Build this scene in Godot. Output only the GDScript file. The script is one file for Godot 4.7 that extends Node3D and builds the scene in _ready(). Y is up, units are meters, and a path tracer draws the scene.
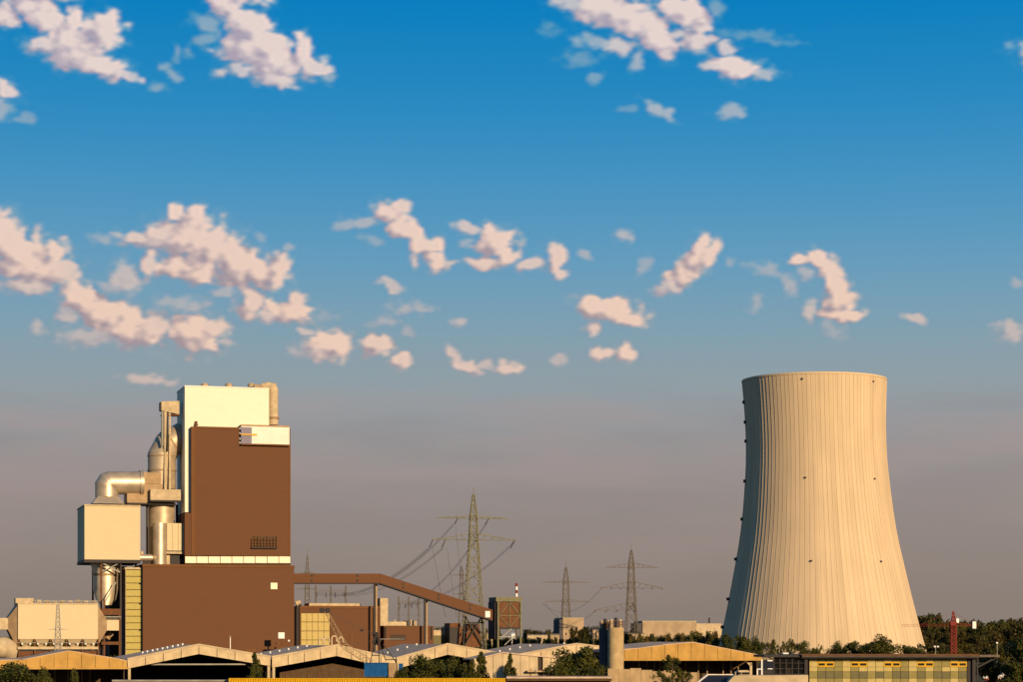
extends Node3D
# A lignite-brown power station and its cooling tower at golden hour, seen over the roofs of low halls.

const FOCAL := 2218.0      # focal length in image pixels of a 1024 x 683 picture
const CENTRE := 512.0
const HORIZON := 643.0
const EYE := 10.0          # height of the camera above the ground, metres

var rng := RandomNumberGenerator.new()
var M := {}
var taken := {}

# ---------------------------------------------------------------- frames: a ground origin and a turn; p() finds the point of a plane that stands at a given bearing and height
class Frame:
	var o: Vector3
	var turn: float
	func _init(px: float, depth: float, degrees: float):
		turn = deg_to_rad(degrees)
		o = Vector3((px - 512.0) / 2218.0 * depth, 0, -depth)
	func a(px: float, z: float) -> float:
		var k := (px - 512.0) / 2218.0
		return (k * (-o.z - z * cos(turn)) - o.x - z * sin(turn)) / (cos(turn) - k * sin(turn))
	func p(px: float, py: float, z: float) -> Vector3:
		var x := a(px, z)
		var depth := -o.z + x * sin(turn) - z * cos(turn)
		return Vector3(x, 10.0 + (643.0 - py) / 2218.0 * depth, z)
	func world(v: Vector3) -> Vector3:
		return o + Basis(Vector3.UP, turn) * v

# ---------------------------------------------------------------- mesh building
class Mb:
	var st := SurfaceTool.new()
	var off := Vector3.ZERO
	func _init(base := Vector3.ZERO):
		st.begin(Mesh.PRIMITIVE_TRIANGLES)
		off = base
	func v(p: Vector3, n: Vector3, uv := Vector2.ZERO):
		st.set_normal(n)
		st.set_uv(uv)
		st.add_vertex(p - off)
	func face(pts: Array, inside: Vector3):
		var c := Vector3.ZERO
		for p in pts: c += p
		c /= pts.size()
		var n: Vector3 = (pts[2] - pts[0]).cross(pts[1] - pts[0]).normalized()
		var q := pts
		if n.dot(c - inside) < 0:
			q = pts.duplicate()
			q.reverse()
			n = -n
		for i in range(1, q.size() - 1):
			v(q[0], n); v(q[i], n); v(q[i + 1], n)
	func hexa(b: Array, t: Array):   # four corners below, four above, in the same order
		var c := Vector3.ZERO
		for p in b + t: c += p / 8.0
		face(b, c); face(t, c)
		for i in 4: face([b[i], b[(i + 1) % 4], t[(i + 1) % 4], t[i]], c)
	func box(lo: Vector3, hi: Vector3):
		hexa([Vector3(lo.x, lo.y, lo.z), Vector3(hi.x, lo.y, lo.z), Vector3(hi.x, lo.y, hi.z), Vector3(lo.x, lo.y, hi.z)],
			[Vector3(lo.x, hi.y, lo.z), Vector3(hi.x, hi.y, lo.z), Vector3(hi.x, hi.y, hi.z), Vector3(lo.x, hi.y, hi.z)])
	func prism(poly: Array, along: Vector3):   # convex polygon pushed along a vector
		var c := Vector3.ZERO
		var far := []
		for p in poly:
			c += (p + along * 0.5) / poly.size()
			far.append(p + along)
		face(poly, c); face(far, c)
		for i in poly.size():
			var j := (i + 1) % poly.size()
			face([poly[i], poly[j], far[j], far[i]], c)
	func bar(p0: Vector3, p1: Vector3, w: float, h := -1.0):
		var d := (p1 - p0).normalized()
		var s := d.cross(Vector3.UP if absf(d.y) < 0.95 else Vector3.RIGHT).normalized()
		var u := s.cross(d).normalized()
		var hh := w if h < 0 else h
		s *= w * 0.5
		u *= hh * 0.5
		hexa([p0 - s - u, p0 + s - u, p0 + s + u, p0 - s + u], [p1 - s - u, p1 + s - u, p1 + s + u, p1 - s + u])
	func cyl(p0: Vector3, p1: Vector3, r0: float, r1: float, n := 24, caps := true):
		tube([p0, p1], [r0, r1], n, caps)
	func tube(pts: Array, radii: Array, n := 24, caps := true):   # mitred at the bends
		var rings := []
		var side := Vector3.ZERO
		for i in pts.size():
			var d0: Vector3 = (pts[maxi(i, 1)] - pts[maxi(i, 1) - 1]).normalized()
			var d1: Vector3 = (pts[mini(i, pts.size() - 2) + 1] - pts[mini(i, pts.size() - 2)]).normalized()
			var m := (d0 + d1).normalized()
			if i == 0:
				side = d0.cross(Vector3.UP if absf(d0.y) < 0.9 else Vector3.BACK).normalized()
			else:
				side = (side - d0 * side.dot(d0)).normalized()
			var up := d0.cross(side).normalized()
			var ring := []
			for k in n:
				var t := TAU * k / n
				var r := side * cos(t) + up * sin(t)
				var p: Vector3 = r * radii[i]
				p -= d0 * (p.dot(m) / m.dot(d0))
				ring.append([pts[i] + p, r])
			rings.append(ring)
			if i < pts.size() - 1:   # carry the side vector into the next stretch
				side = (side - d1 * side.dot(d1)).normalized() if absf(side.dot(d1)) < 0.95 else m.cross(up).normalized()
		for i in rings.size() - 1:
			var d: Vector3 = (pts[i + 1] - pts[i]).normalized()
			for k in n:
				var j := (k + 1) % n
				var a: Array = rings[i][k]
				var b: Array = rings[i][j]
				var c: Array = rings[i + 1][j]
				var e: Array = rings[i + 1][k]
				var na: Vector3 = ((a[0] + e[0]) * 0.5 - (pts[i] + pts[i + 1]) * 0.5)
				na = (na - d * na.dot(d)).normalized()
				var nb: Vector3 = ((b[0] + c[0]) * 0.5 - (pts[i] + pts[i + 1]) * 0.5)
				nb = (nb - d * nb.dot(d)).normalized()
				if (c[0] - a[0]).cross(b[0] - a[0]).dot(na + nb) >= 0.0:
					v(a[0], na); v(b[0], nb); v(c[0], nb)
					v(a[0], na); v(c[0], nb); v(e[0], na)
				else:
					v(a[0], na); v(c[0], nb); v(b[0], nb)
					v(a[0], na); v(e[0], na); v(c[0], nb)
		if caps:
			for e in [0, rings.size() - 1]:
				var poly := []
				for k in n: poly.append(rings[e][k][0])
				var q: int = 1 if e == 0 else e - 1
				face(poly, pts[q])
	func done(called: String, mat: Material, parent: Node, label := "") -> MeshInstance3D:
		var o := MeshInstance3D.new()
		o.name = called
		o.mesh = st.commit()
		o.material_override = null
		o.mesh.surface_set_material(0, mat)
		parent.add_child(o, true)
		if label: o.set_meta("label", label)
		return o

# ---------------------------------------------------------------- things
func numbered(called: String) -> String:
	var n: int = taken.get(called, 0)
	taken[called] = n + 1
	return called if n == 0 else "%s_%03d" % [called, n]

func thing(fr: Frame, called: String, label: String, category: String, base: Vector3, group := "") -> Node3D:
	var o := Node3D.new()
	o.name = numbered(called)
	add_child(o, true)
	o.position = fr.world(base)
	o.rotation.y = fr.turn
	o.set_meta("label", label)
	o.set_meta("category", category)
	if group: o.set_meta("group", group)
	return o

func tag(o: Node, label: String, category: String, group := ""):
	o.set_meta("label", label)
	o.set_meta("category", category)
	if group: o.set_meta("group", group)

func box_part(called: String, mat: Material, parent: Node, off: Vector3, lo: Vector3, hi: Vector3, label := "") -> MeshInstance3D:
	var m := Mb.new(off)
	m.box(Vector3(minf(lo.x, hi.x), minf(lo.y, hi.y), minf(lo.z, hi.z)), Vector3(maxf(lo.x, hi.x), maxf(lo.y, hi.y), maxf(lo.z, hi.z)))
	return m.done(called, mat, parent, label)

# a box whose front face fills the pixel rectangle on the plane z, reaching back to z - depth
func slab(fr: Frame, called: String, mat: Material, parent: Node, off: Vector3, r: Array, z: float, depth: float, label := "") -> MeshInstance3D:
	var c0 := fr.p(r[0], (r[1] + r[3]) * 0.5, z)
	var c1 := fr.p(r[2], (r[1] + r[3]) * 0.5, z)
	var mid: float = (r[0] + r[2]) * 0.5
	var top := fr.p(mid, r[1], z).y
	var bottom := maxf(0.0, fr.p(mid, r[3], z).y)
	return box_part(called, mat, parent, off, Vector3(c0.x, bottom, z - depth), Vector3(c1.x, top, z), label)

# ---------------------------------------------------------------- materials
func lin(r: float, g: float, b: float) -> Color:
	return Color(r, g, b).linear_to_srgb()

func mottle(freq: float, lo: float, hi: float, s: int, size := 256) -> NoiseTexture2D:
	var n := FastNoiseLite.new()
	n.seed = s
	n.noise_type = FastNoiseLite.TYPE_SIMPLEX_SMOOTH
	n.frequency = freq
	n.fractal_octaves = 5
	n.fractal_gain = 0.6
	var t := NoiseTexture2D.new()
	t.width = size
	t.height = size
	t.seamless = true
	t.noise = n
	var g := Gradient.new()
	g.set_color(0, Color(lo, lo, lo))
	g.set_color(1, Color(hi, hi, hi))
	t.color_ramp = g
	return t

func panel_tones() -> ImageTexture:   # cladding cassettes that differ a little in tone
	var im := Image.create(256, 256, false, Image.FORMAT_RGB8)
	var r := RandomNumberGenerator.new()
	r.seed = 5
	for j in 32:
		for i in 16:
			var t := 0.982 + 0.018 * r.randf()
			im.fill_rect(Rect2i(i * 16 + (j % 2) * 8, j * 8, 16, 8), Color(t, t, t))
			if j % 2: im.fill_rect(Rect2i(0, j * 8, 8, 8), Color(t, t, t))
	return ImageTexture.create_from_image(im)

func streaks() -> ImageTexture:   # rain streaks and patches on poured concrete
	var w := 1024
	var h := 512
	var im := Image.create(w, h, false, Image.FORMAT_RGB8)
	var n := FastNoiseLite.new()
	n.seed = 11
	n.frequency = 0.01
	n.fractal_octaves = 5
	n.fractal_gain = 0.6
	for y in h:
		for x in w:
			var a := TAU * x / w
			var p := Vector3(cos(a), sin(a), 0)
			var s := n.get_noise_3dv(p * 2600.0 + Vector3(0, 0, y * 0.10))
			var s2 := n.get_noise_3dv(p * 700.0 + Vector3(300, 0, y * 0.25))
			var b := n.get_noise_3dv(p * 260.0 + Vector3(0, 900, y * 0.9))
			var v := 0.93 + 0.07 * s + 0.06 * s2 + 0.035 * b
			im.set_pixel(x, y, Color(v, v * 0.995, v * 0.985))
	return ImageTexture.create_from_image(im)

func mat(called: String, c: Color, rough := 0.8, metal := 0.0, tex: Texture2D = null, scale := 0.1) -> StandardMaterial3D:
	var m := StandardMaterial3D.new()
	m.resource_name = called
	m.albedo_color = c
	m.roughness = rough
	m.metallic = metal
	m.metallic_specular = 0.25
	if tex:
		m.albedo_texture = tex
		m.uv1_triplanar = true
		m.uv1_world_triplanar = true
		m.uv1_scale = Vector3.ONE * scale
	M[called] = m
	return m

func materials():
	var grime := mottle(0.012, 0.80, 1.0, 1)
	var soft := mottle(0.010, 0.92, 1.0, 2)
	var earth := mottle(0.02, 0.55, 1.0, 3, 512)
	var tones := panel_tones()
	mat("brown_cladding", lin(0.118, 0.055, 0.027), 0.85, 0.0, tones, 0.02)
	mat("brown_trim", lin(0.150, 0.068, 0.028), 0.85, 0.0, soft, 0.05)
	mat("white_cladding", lin(0.70, 0.66, 0.52), 0.85, 0.0, tones, 0.02)
	mat("white_panel", lin(0.74, 0.71, 0.62), 0.85, 0.0, soft, 0.05)
	mat("cream_cladding", lin(0.54, 0.45, 0.28), 0.85, 0.0, tones, 0.03)
	mat("cream_trim", lin(0.54, 0.43, 0.27), 0.85, 0.0, grime, 0.08)
	mat("lilac_louvre", lin(0.22, 0.20, 0.26), 0.85, 0.0, soft, 0.05)
	mat("sheet_metal", lin(0.62, 0.51, 0.37), 0.42, 0.6, grime, 0.04)
	mat("duct_metal", lin(0.52, 0.42, 0.29), 0.5, 0.4, grime, 0.05)
	mat("tan_metal", lin(0.36, 0.25, 0.14), 0.6, 0.1, grime, 0.06)
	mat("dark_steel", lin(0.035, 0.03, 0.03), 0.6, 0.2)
	mat("rust_steel", lin(0.15, 0.065, 0.028), 0.7, 0.1, grime, 0.1)
	mat("galvanised", lin(0.30, 0.29, 0.25), 0.6, 0.2, grime, 0.1)
	mat("pylon_paint", lin(0.20, 0.19, 0.11), 0.8, 0.0, grime, 0.1)
	mat("far_pylon", lin(0.12, 0.10, 0.075), 0.7, 0.0)
	mat("wire", lin(0.06, 0.055, 0.055), 0.6)
	mat("channel_glass", lin(0.40, 0.34, 0.10), 0.6, 0.0, soft, 0.2)
	mat("hall_glass", lin(0.46, 0.36, 0.13), 0.6, 0.0, soft, 0.2)
	mat("window_white", lin(0.72, 0.68, 0.50), 0.6)
	mat("dark_glass", lin(0.02, 0.02, 0.022), 0.12)
	mat("fascia", lin(0.60, 0.47, 0.28), 0.85, 0.0, grime, 0.12)
	mat("ochre_sheet", lin(0.52, 0.31, 0.085), 0.85, 0.0, grime, 0.10)
	mat("roof_felt", lin(0.60, 0.45, 0.33), 1.0, 0.0, grime, 0.12)
	mat("brown_board", lin(0.10, 0.062, 0.032), 0.85, 0.0, grime, 0.2)
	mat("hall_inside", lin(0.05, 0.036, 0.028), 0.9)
	mat("concrete", lin(0.46, 0.33, 0.18), 0.85, 0.0, grime, 0.15)
	mat("silo_and_shade_grey", lin(0.09, 0.085, 0.09), 0.85, 0.0, grime, 0.2)  # silo paint, also used as painted shade on the far flanks
	mat("silo_cream", lin(0.50, 0.37, 0.19), 0.85, 0.0, grime, 0.15)
	mat("blue_paint", lin(0.006, 0.085, 0.27), 0.6, 0.0, grime, 0.3)
	mat("red_paint", lin(0.18, 0.03, 0.02), 0.7)
	mat("slate", lin(0.018, 0.02, 0.03), 0.8)
	mat("white_paint", lin(0.72, 0.70, 0.66), 0.5)
	mat("yellow_paint", lin(0.62, 0.36, 0.01), 0.5, 0.0, soft, 0.3)
	mat("olive_panel", lin(0.24, 0.205, 0.07), 0.6, 0.0, soft, 0.4)
	mat("olive_light", lin(0.44, 0.36, 0.14), 0.6, 0.0, soft, 0.4)
	mat("olive_dark", lin(0.13, 0.12, 0.055), 0.6, 0.0, soft, 0.4)
	mat("flat_roof", lin(0.16, 0.125, 0.095), 1.0, 0.0, grime, 0.2)
	mat("pale_house", lin(0.40, 0.30, 0.19), 0.8, 0.0, grime, 0.03)
	mat("bark", lin(0.07, 0.055, 0.04), 0.9)
	mat("asphalt", lin(0.055, 0.052, 0.05), 0.95, 0.0, earth, 0.05)
	mat("ground", lin(0.13, 0.115, 0.05), 0.95, 0.0, earth, 0.006)
	mat("field", lin(0.13, 0.12, 0.05), 0.95, 0.0, earth, 0.01)
	var leaf := mat("leaves", Color.WHITE, 0.6)
	leaf.vertex_color_use_as_albedo = true
	leaf.metallic_specular = 0.3
	leaf.backlight = Color(0.35, 0.4, 0.15)
	var tower := StandardMaterial3D.new()
	tower.resource_name = "tower_concrete"
	tower.albedo_color = lin(0.60, 0.47, 0.305)
	tower.albedo_texture = streaks()
	tower.roughness = 0.9
	M["tower_concrete"] = tower
# ---------------------------------------------------------------- sky: a computed panorama of air and fair-weather clouds
const SKY_W := 4096
const SKY_H := 4096

func sky_colour(y: float) -> Color:   # display colour of the clear air, y counted in picture pixels (0 at 16 degrees up, 643 at the horizon)
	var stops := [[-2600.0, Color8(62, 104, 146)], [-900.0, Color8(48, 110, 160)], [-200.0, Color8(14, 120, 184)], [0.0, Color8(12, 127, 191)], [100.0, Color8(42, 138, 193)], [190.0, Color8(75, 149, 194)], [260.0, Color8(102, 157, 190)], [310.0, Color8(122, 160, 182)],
		[355.0, Color8(138, 160, 172)], [390.0, Color8(147, 159, 165)], [420.0, Color8(152, 153, 156)], [450.0, Color8(153, 148, 148)], [500.0, Color8(151, 141, 137)], [560.0, Color8(146, 134, 127)], [605.0, Color8(141, 128, 119)], [643.0, Color8(136, 124, 115)]]
	if y <= stops[0][0]: return stops[0][1]
	for i in stops.size() - 1:
		if y < stops[i + 1][0]:
			return stops[i][1].lerp(stops[i + 1][1], (y - stops[i][0]) / (stops[i + 1][0] - stops[i][0]))
	return stops[-1][1]

func sky_clouds() -> Array:   # x, y, half width, half height, tilt, strength
	return [
		[4,16,14,12,0,1],[34,4,22,10,0.2,1],[46,20,15,14,0.3,1],[68,40,24,17,0.3,1],[73,21,8,14,-0.1,1],[103,31,20,16,0,1],[50,47,22,10,0.2,0.85],[80,58,30,12,0.15,1],[106,66,22,11,0.4,1],[124,75,15,5,0.3,0.8],
		[5,89,12,8,0.6,0.9],[2,106,14,10,0,0.45],[24,116,8,4,0.3,0.25],[172,72,10,5,0.6,0.4],[158,87,8,5,0,0.3],[177,52,4,8,0,0.3],[190,52,6,6,0,0.2],
		[226,7,17,12,0.4,1],[248,26,25,16,0.6,1],[270,45,24,14,0.6,0.95],[246,48,24,17,0.3,1],[276,63,28,17,0.2,1],[304,50,9,16,-0.4,0.95],[314,66,15,10,0.2,0.9],[280,79,24,7,0,0.85],[240,70,20,6,-0.2,0.75],[206,24,14,8,0.2,0.42],[207,38,12,6,-0.3,0.35],[325,78,9,6,0.3,0.4],
		[4,240,18,24,0,1],[18,258,26,22,0.2,1],[34,268,28,17,0,1],[57,250,13,11,0,0.95],[62,270,16,12,0,0.85],[25,285,24,9,0,0.7],[104,241,11,6,0,0.3],[125,280,11,15,0,0.6],[40,329,8,6,0,0.45],
		[84,300,24,13,0.3,1],[104,316,32,16,0.35,1],[132,328,32,16,0.25,1],[156,326,14,12,0,0.8],[92,338,30,8,0,0.45],[66,318,9,8,0,0.5],[110,288,14,6,0.2,0.35],
		[196,334,26,17,0.1,1],[214,328,12,9,0,0.85],[191,307,14,8,0,0.38],[178,303,18,7,0,0.3],[225,342,9,4,0,0.4],
		[140,240,18,8,0.1,0.85],[160,238,22,10,0,0.9],[174,214,6,9,0.3,0.95],[197,216,9,11,0,1],[186,236,30,17,0,1],[150,262,8,16,0.2,0.85],[215,250,34,22,0.3,0.95],[188,268,32,12,0.1,1],[238,266,18,22,0.2,1],[262,272,24,12,0.1,1],[278,270,13,14,0,0.9],[250,304,11,17,-0.1,0.9],[222,292,12,5,0,0.35],
		[284,312,26,9,0.05,1],[295,301,9,8,0,0.9],[268,316,14,6,0,0.6],[325,316,13,4,0,0.18],[288,248,6,4,0,0.3],[263,236,5,4,0,0.2],
		[331,346,22,13,0.1,1],[306,333,9,4,0.3,0.6],[320,352,20,8,0,0.6],[378,345,15,9,-0.1,0.9],[402,362,11,6,0,0.85],[150,380,22,4,0.05,0.55],
		[390,213,15,10,0.2,1],[402,206,8,6,0,0.9],[402,226,17,10,0.7,1],[417,240,16,9,0.8,1],[432,247,10,8,0,1],[437,262,11,7,0.3,0.95],[413,260,5,7,0,0.7],[366,221,12,5,0,0.45],[346,222,11,5,0,0.35],[450,264,9,3,0,0.6],[372,241,12,4,0.2,0.2],
		[392,286,11,5,0.5,0.6],[380,284,6,3,0,0.35],[407,308,17,6,0,0.35],[428,308,10,3,0,0.3],[383,323,10,4,0,0.3],[462,322,8,4,0,0.5],[410,332,6,4,0,0.2],
		[467,229,12,4,0.4,0.75],[496,243,18,14,0.2,1],[489,262,18,6,0,0.9],[508,256,10,9,0,1],[529,265,12,6,-0.2,0.8],[470,242,8,4,0,0.3],
		[555,260,9,14,-0.2,0.9],[562,275,8,6,0,0.85],[586,255,5,5,0,0.35],[622,238,9,6,0.3,0.5],[645,266,5,9,0.2,0.25],
		[592,306,12,10,0,1],[612,311,26,11,0.15,1],[632,320,14,7,-0.1,0.95],[595,328,7,6,0,0.8],[603,355,10,6,0,0.9],[626,352,9,8,0,0.95],[560,361,5,5,0,0.4],
		[456,356,12,5,0.6,0.65],[467,367,14,6,0.3,0.8],[488,366,10,4,0,0.5],[510,368,10,6,0,0.8],
		[701,246,7,10,0,1],[697,261,18,12,-0.6,1],[712,256,7,11,0.2,0.95],[682,277,15,9,-0.6,1],[661,292,7,5,0,0.65],[672,286,12,6,-0.5,0.6],
		[764,268,15,5,0.2,0.3],[792,288,6,10,0.2,0.35],[758,302,7,7,0,0.25],[732,261,4,4,0,0.2],
		[800,260,8,6,0.2,1],[815,260,13,8,0.2,1],[828,269,11,11,0.5,1],[838,286,10,15,-0.2,1],[841,301,13,12,0,1],[841,315,22,6,0,1],[812,311,5,9,0.1,0.6],[806,274,5,5,0,0.4],[832,330,14,6,0.4,0.15],
		[914,318,11,4,0.5,0.6],[1013,331,12,8,0,0.5],[1018,284,8,3,0.3,0.25],
		[570,4,18,8,0.2,0.75],[598,8,32,14,0.2,1],[628,16,32,16,0.5,1],[652,34,24,13,0.6,1],[666,46,11,10,0,1],[676,34,10,6,0,0.8],[620,47,15,9,0.1,0.8],[594,41,24,7,0.25,0.5],[580,58,16,7,0,0.25],[684,13,27,12,0.25,1],[700,22,14,8,0.3,0.9],[697,40,16,9,0,0.9],[728,48,11,7,0.2,0.8],[736,67,24,10,0.2,1],[716,66,13,5,0,0.8],[764,74,14,6,0,0.6],[752,36,34,5,0.1,0.2],[772,42,24,3,0.05,0.2],[660,110,15,5,0.5,0.55],[728,112,13,6,-0.2,0.5],[637,60,4,9,0.2,0.5],[595,75,6,5,0,0.3],[718,8,7,9,0,0.35],[626,108,6,4,0,0.15],[550,30,8,6,0,0.2],
		# beyond the picture's edges the same weather goes on
		[-60,30,34,16,0.1,1],[-95,44,22,12,0.2,0.9],[-50,215,30,13,0,0.9],[-20,262,24,16,0,0.9],[-110,290,34,14,0.1,0.9],[-160,150,28,12,0.2,0.8],[-200,330,36,10,0,0.8],[-240,250,24,12,0,0.8],[-300,90,40,16,0.2,0.9],[1060,60,34,14,0.2,0.9],[1110,210,30,14,0.3,0.9],[1090,335,26,9,0,0.8],[1180,280,30,12,0.1,0.8],[1250,120,40,16,0.2,0.9],[1310,310,34,10,0,0.8],
		[620,-25,50,20,0.2,1],[230,-20,34,16,0.4,1],[30,-18,50,16,0.1,1],[420,-90,44,18,0.2,0.9],[820,-120,50,20,0.2,0.9],[120,-160,60,22,0.1,0.9],[1000,-60,40,16,0.1,0.8]]

func make_sky() -> ImageTexture:
	var im := Image.create(SKY_W, SKY_H, false, Image.FORMAT_RGB8)
	for j in SKY_H:
		var el := (0.5 - (j + 0.5) / SKY_H) * PI
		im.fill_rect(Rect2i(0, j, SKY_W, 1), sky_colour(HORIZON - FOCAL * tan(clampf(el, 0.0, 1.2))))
	var tw := 512
	var top := int(SKY_H * (0.5 - 24.0 / 180.0))
	var th := SKY_H / 2 - top
	var density := PackedFloat32Array()
	density.resize(tw * th)
	density.fill(-2.0)
	var power := PackedFloat32Array()
	power.resize(tw * th)
	var px := PackedFloat32Array()
	var az_cos := PackedFloat32Array()
	for i in tw:
		var az := (i + 0.5 - tw * 0.5) / SKY_W * TAU
		px.append(CENTRE + FOCAL * tan(az))
		az_cos.append(cos(az))
	var el_tan := PackedFloat32Array()
	for j in th:
		el_tan.append(tan((0.5 - (top + j + 0.5) / SKY_H) * PI))
	var warp := FastNoiseLite.new()
	warp.seed = 4
	warp.frequency = 0.03
	warp.fractal_octaves = 3
	var puff := FastNoiseLite.new()
	puff.seed = 9
	puff.frequency = 0.042
	puff.fractal_octaves = 3
	puff.fractal_gain = 0.55
	var fine := FastNoiseLite.new()
	fine.seed = 21
	fine.frequency = 0.085
	fine.fractal_octaves = 2
	var billow := FastNoiseLite.new()
	billow.seed = 13
	billow.noise_type = FastNoiseLite.TYPE_CELLULAR
	billow.cellular_return_type = FastNoiseLite.RETURN_DISTANCE
	billow.cellular_distance_function = FastNoiseLite.DISTANCE_EUCLIDEAN
	billow.frequency = 0.075
	billow.fractal_octaves = 2
	for c in sky_clouds():
		var az0 := atan((c[0] - CENTRE) / FOCAL)
		var reach: float = maxf(c[2], c[3]) * 1.7 + 8.0
		var i0 := int(tw * 0.5 + az0 / TAU * SKY_W)
		var di := int(reach / FOCAL / TAU * SKY_W) + 2
		var el0 := atan((HORIZON - c[1]) * cos(az0) / FOCAL)
		var j0 := int((0.5 - el0 / PI) * SKY_H) - top
		var dj := int(reach / FOCAL / PI * SKY_H) + 3
		var ct := cos(c[4])
		var sn := sin(c[4])
		for j in range(maxi(0, j0 - dj), mini(th, j0 + dj + 1)):
			for i in range(maxi(0, i0 - di), mini(tw, i0 + di + 1)):
				var x := px[i]
				var y := HORIZON - FOCAL * el_tan[j] / az_cos[i]
				x += 7.0 * warp.get_noise_2d(x, y)
				y += 5.0 * warp.get_noise_2d(x + 500.0, y)
				var dx: float = x - c[0]
				var dy: float = y - c[1]
				var u: float = (dx * ct + dy * sn) / c[2]
				var w: float = (dy * ct - dx * sn) / c[3]
				var d := 1.0 - sqrt(u * u + w * w)
				var k := j * tw + i
				if d > density[k] - 0.25 * (1.0 - float(c[5])):
					var was := clampf(density[k] * 2.0 + 0.6, 0.0, 1.0)
					power[k] = lerpf(c[5], power[k], was * 0.5) if power[k] > 0 else float(c[5])
					density[k] = maxf(density[k], d)
	var shape := PackedFloat32Array()
	shape.resize(tw * th)
	for j in th:
		for i in tw:
			var k := j * tw + i
			if density[k] > -1.0:
				var x := px[i]
				var y := HORIZON - FOCAL * el_tan[j] / az_cos[i]
				var nz := 0.0
				for q in [-1.2, 0.0, 1.2]:   # averaged over the texel
					nz += 0.48 * puff.get_noise_2d(x + q, y * 1.15) + 0.16 * fine.get_noise_2d(x + q, y) - 0.36 * (billow.get_noise_2d(x + q, y * 1.1) + 0.35)
				shape[k] = density[k] + nz / 3.0 * (1.0 + 1.1 * (1.0 - power[k])) - 0.05 * (1.0 - power[k])
			else:
				shape[k] = -2.0
	var veil := FastNoiseLite.new()
	veil.seed = 31
	veil.frequency = 0.004
	veil.fractal_octaves = 4
	var tile := Image.create(tw, th, false, Image.FORMAT_RGB8)
	for j in th:
		for i in tw:
			var k := j * tw + i
			var y := HORIZON - FOCAL * el_tan[j] / az_cos[i]
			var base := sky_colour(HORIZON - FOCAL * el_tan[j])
			# thin layered veils low in the air
			var low := smoothstep(370.0, 415.0, y) * (1.0 - smoothstep(430.0, 640.0, y) * 0.85)
			var vn := veil.get_noise_2d(px[i] * 0.55, y * 3.2)
			base = base.lerp(Color8(176, 152, 150), clampf(vn * 0.7, 0.0, 0.25) * low)
			base = base.lerp(Color8(118, 116, 124), clampf(-vn * 0.3, 0.0, 0.09) * low)
			var s := shape[k]
			if s > -0.85:
				var alpha := (0.14 * smoothstep(-0.80, -0.1, s) + 0.86 * smoothstep(-0.42 - 0.15 * (1.0 - power[k]), 0.26 + 0.85 * (1.0 - power[k]), s)) * (0.20 + 0.80 * power[k])
				# light comes from behind the right shoulder: the upper right of each puff is bright, the hollows and bases mauve
				var towards := 0.0
				for q in [[2, -3], [4, -7]]:
					var ii := clampi(i + int(q[0]), 0, tw - 1)
					var jj := clampi(j + int(q[1]), 0, th - 1)
					towards += clampf(shape[jj * tw + ii], -0.3, 1.0) - clampf(s, -0.3, 1.0)
				var lit := clampf(0.62 - towards * 0.60 + 0.45 * fine.get_noise_2d(px[i] * 0.45 + 90.0, y * 0.5), 0.0, 1.0)
				lit = lerpf(lit * 0.8, lit, smoothstep(-0.35, 0.25, s))
				var high := 1.0 - smoothstep(60.0, 330.0, y)
				var bright := Color8(240, 206, 186).lerp(Color8(238, 215, 207), high)
				var dim := Color8(168, 150, 156).lerp(Color8(178, 164, 178), high)
				var tone := dim.lerp(bright, lit).lerp(Color8(226, 186, 178), 0.9 * (1.0 - power[k]))
				base = base.lerp(tone, clampf(alpha, 0.0, 0.96))
			tile.set_pixel(i, j, base)
	sharpen(tile)
	var turned := tile.duplicate()
	turned.flip_x()
	for n in 8:
		im.blit_rect(tile if (n % 2) == 0 else turned, Rect2i(0, 0, tw, th), Vector2i(((SKY_W - tw) / 2 + n * tw) % SKY_W, top))
	# the last tile wraps round the seam
	im.blit_rect(tile, Rect2i(tw / 2, 0, tw / 2, th), Vector2i(0, top))
	return ImageTexture.create_from_image(im)

# the sky is looked up through a smoothing cubic filter; this undoes that smoothing beforehand
func sharpen(im: Image):
	var w := im.get_width()
	var h := im.get_height()
	for channel in 3:
		var want := PackedFloat32Array()
		want.resize(w * h)
		for j in h:
			for i in w:
				want[j * w + i] = im.get_pixel(i, j)[channel]
		var now := want.duplicate()
		var row := PackedFloat32Array()
		row.resize(w * h)
		for turn in 2:
			for j in h:
				var o := j * w
				for i in w:
					row[o + i] = (now[o + maxi(i - 1, 0)] + 4.0 * now[o + i] + now[o + mini(i + 1, w - 1)]) / 6.0
			for j in h:
				var o := j * w
				var up := maxi(j - 1, 0) * w
				var down := mini(j + 1, h - 1) * w
				for i in w:
					now[o + i] += want[o + i] - (row[up + i] + 4.0 * row[o + i] + row[down + i]) / 6.0
		for j in h:
			for i in w:
				var c := im.get_pixel(i, j)
				c[channel] = clampf(now[j * w + i], 0.0, 1.0)
				im.set_pixel(i, j, c)
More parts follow.
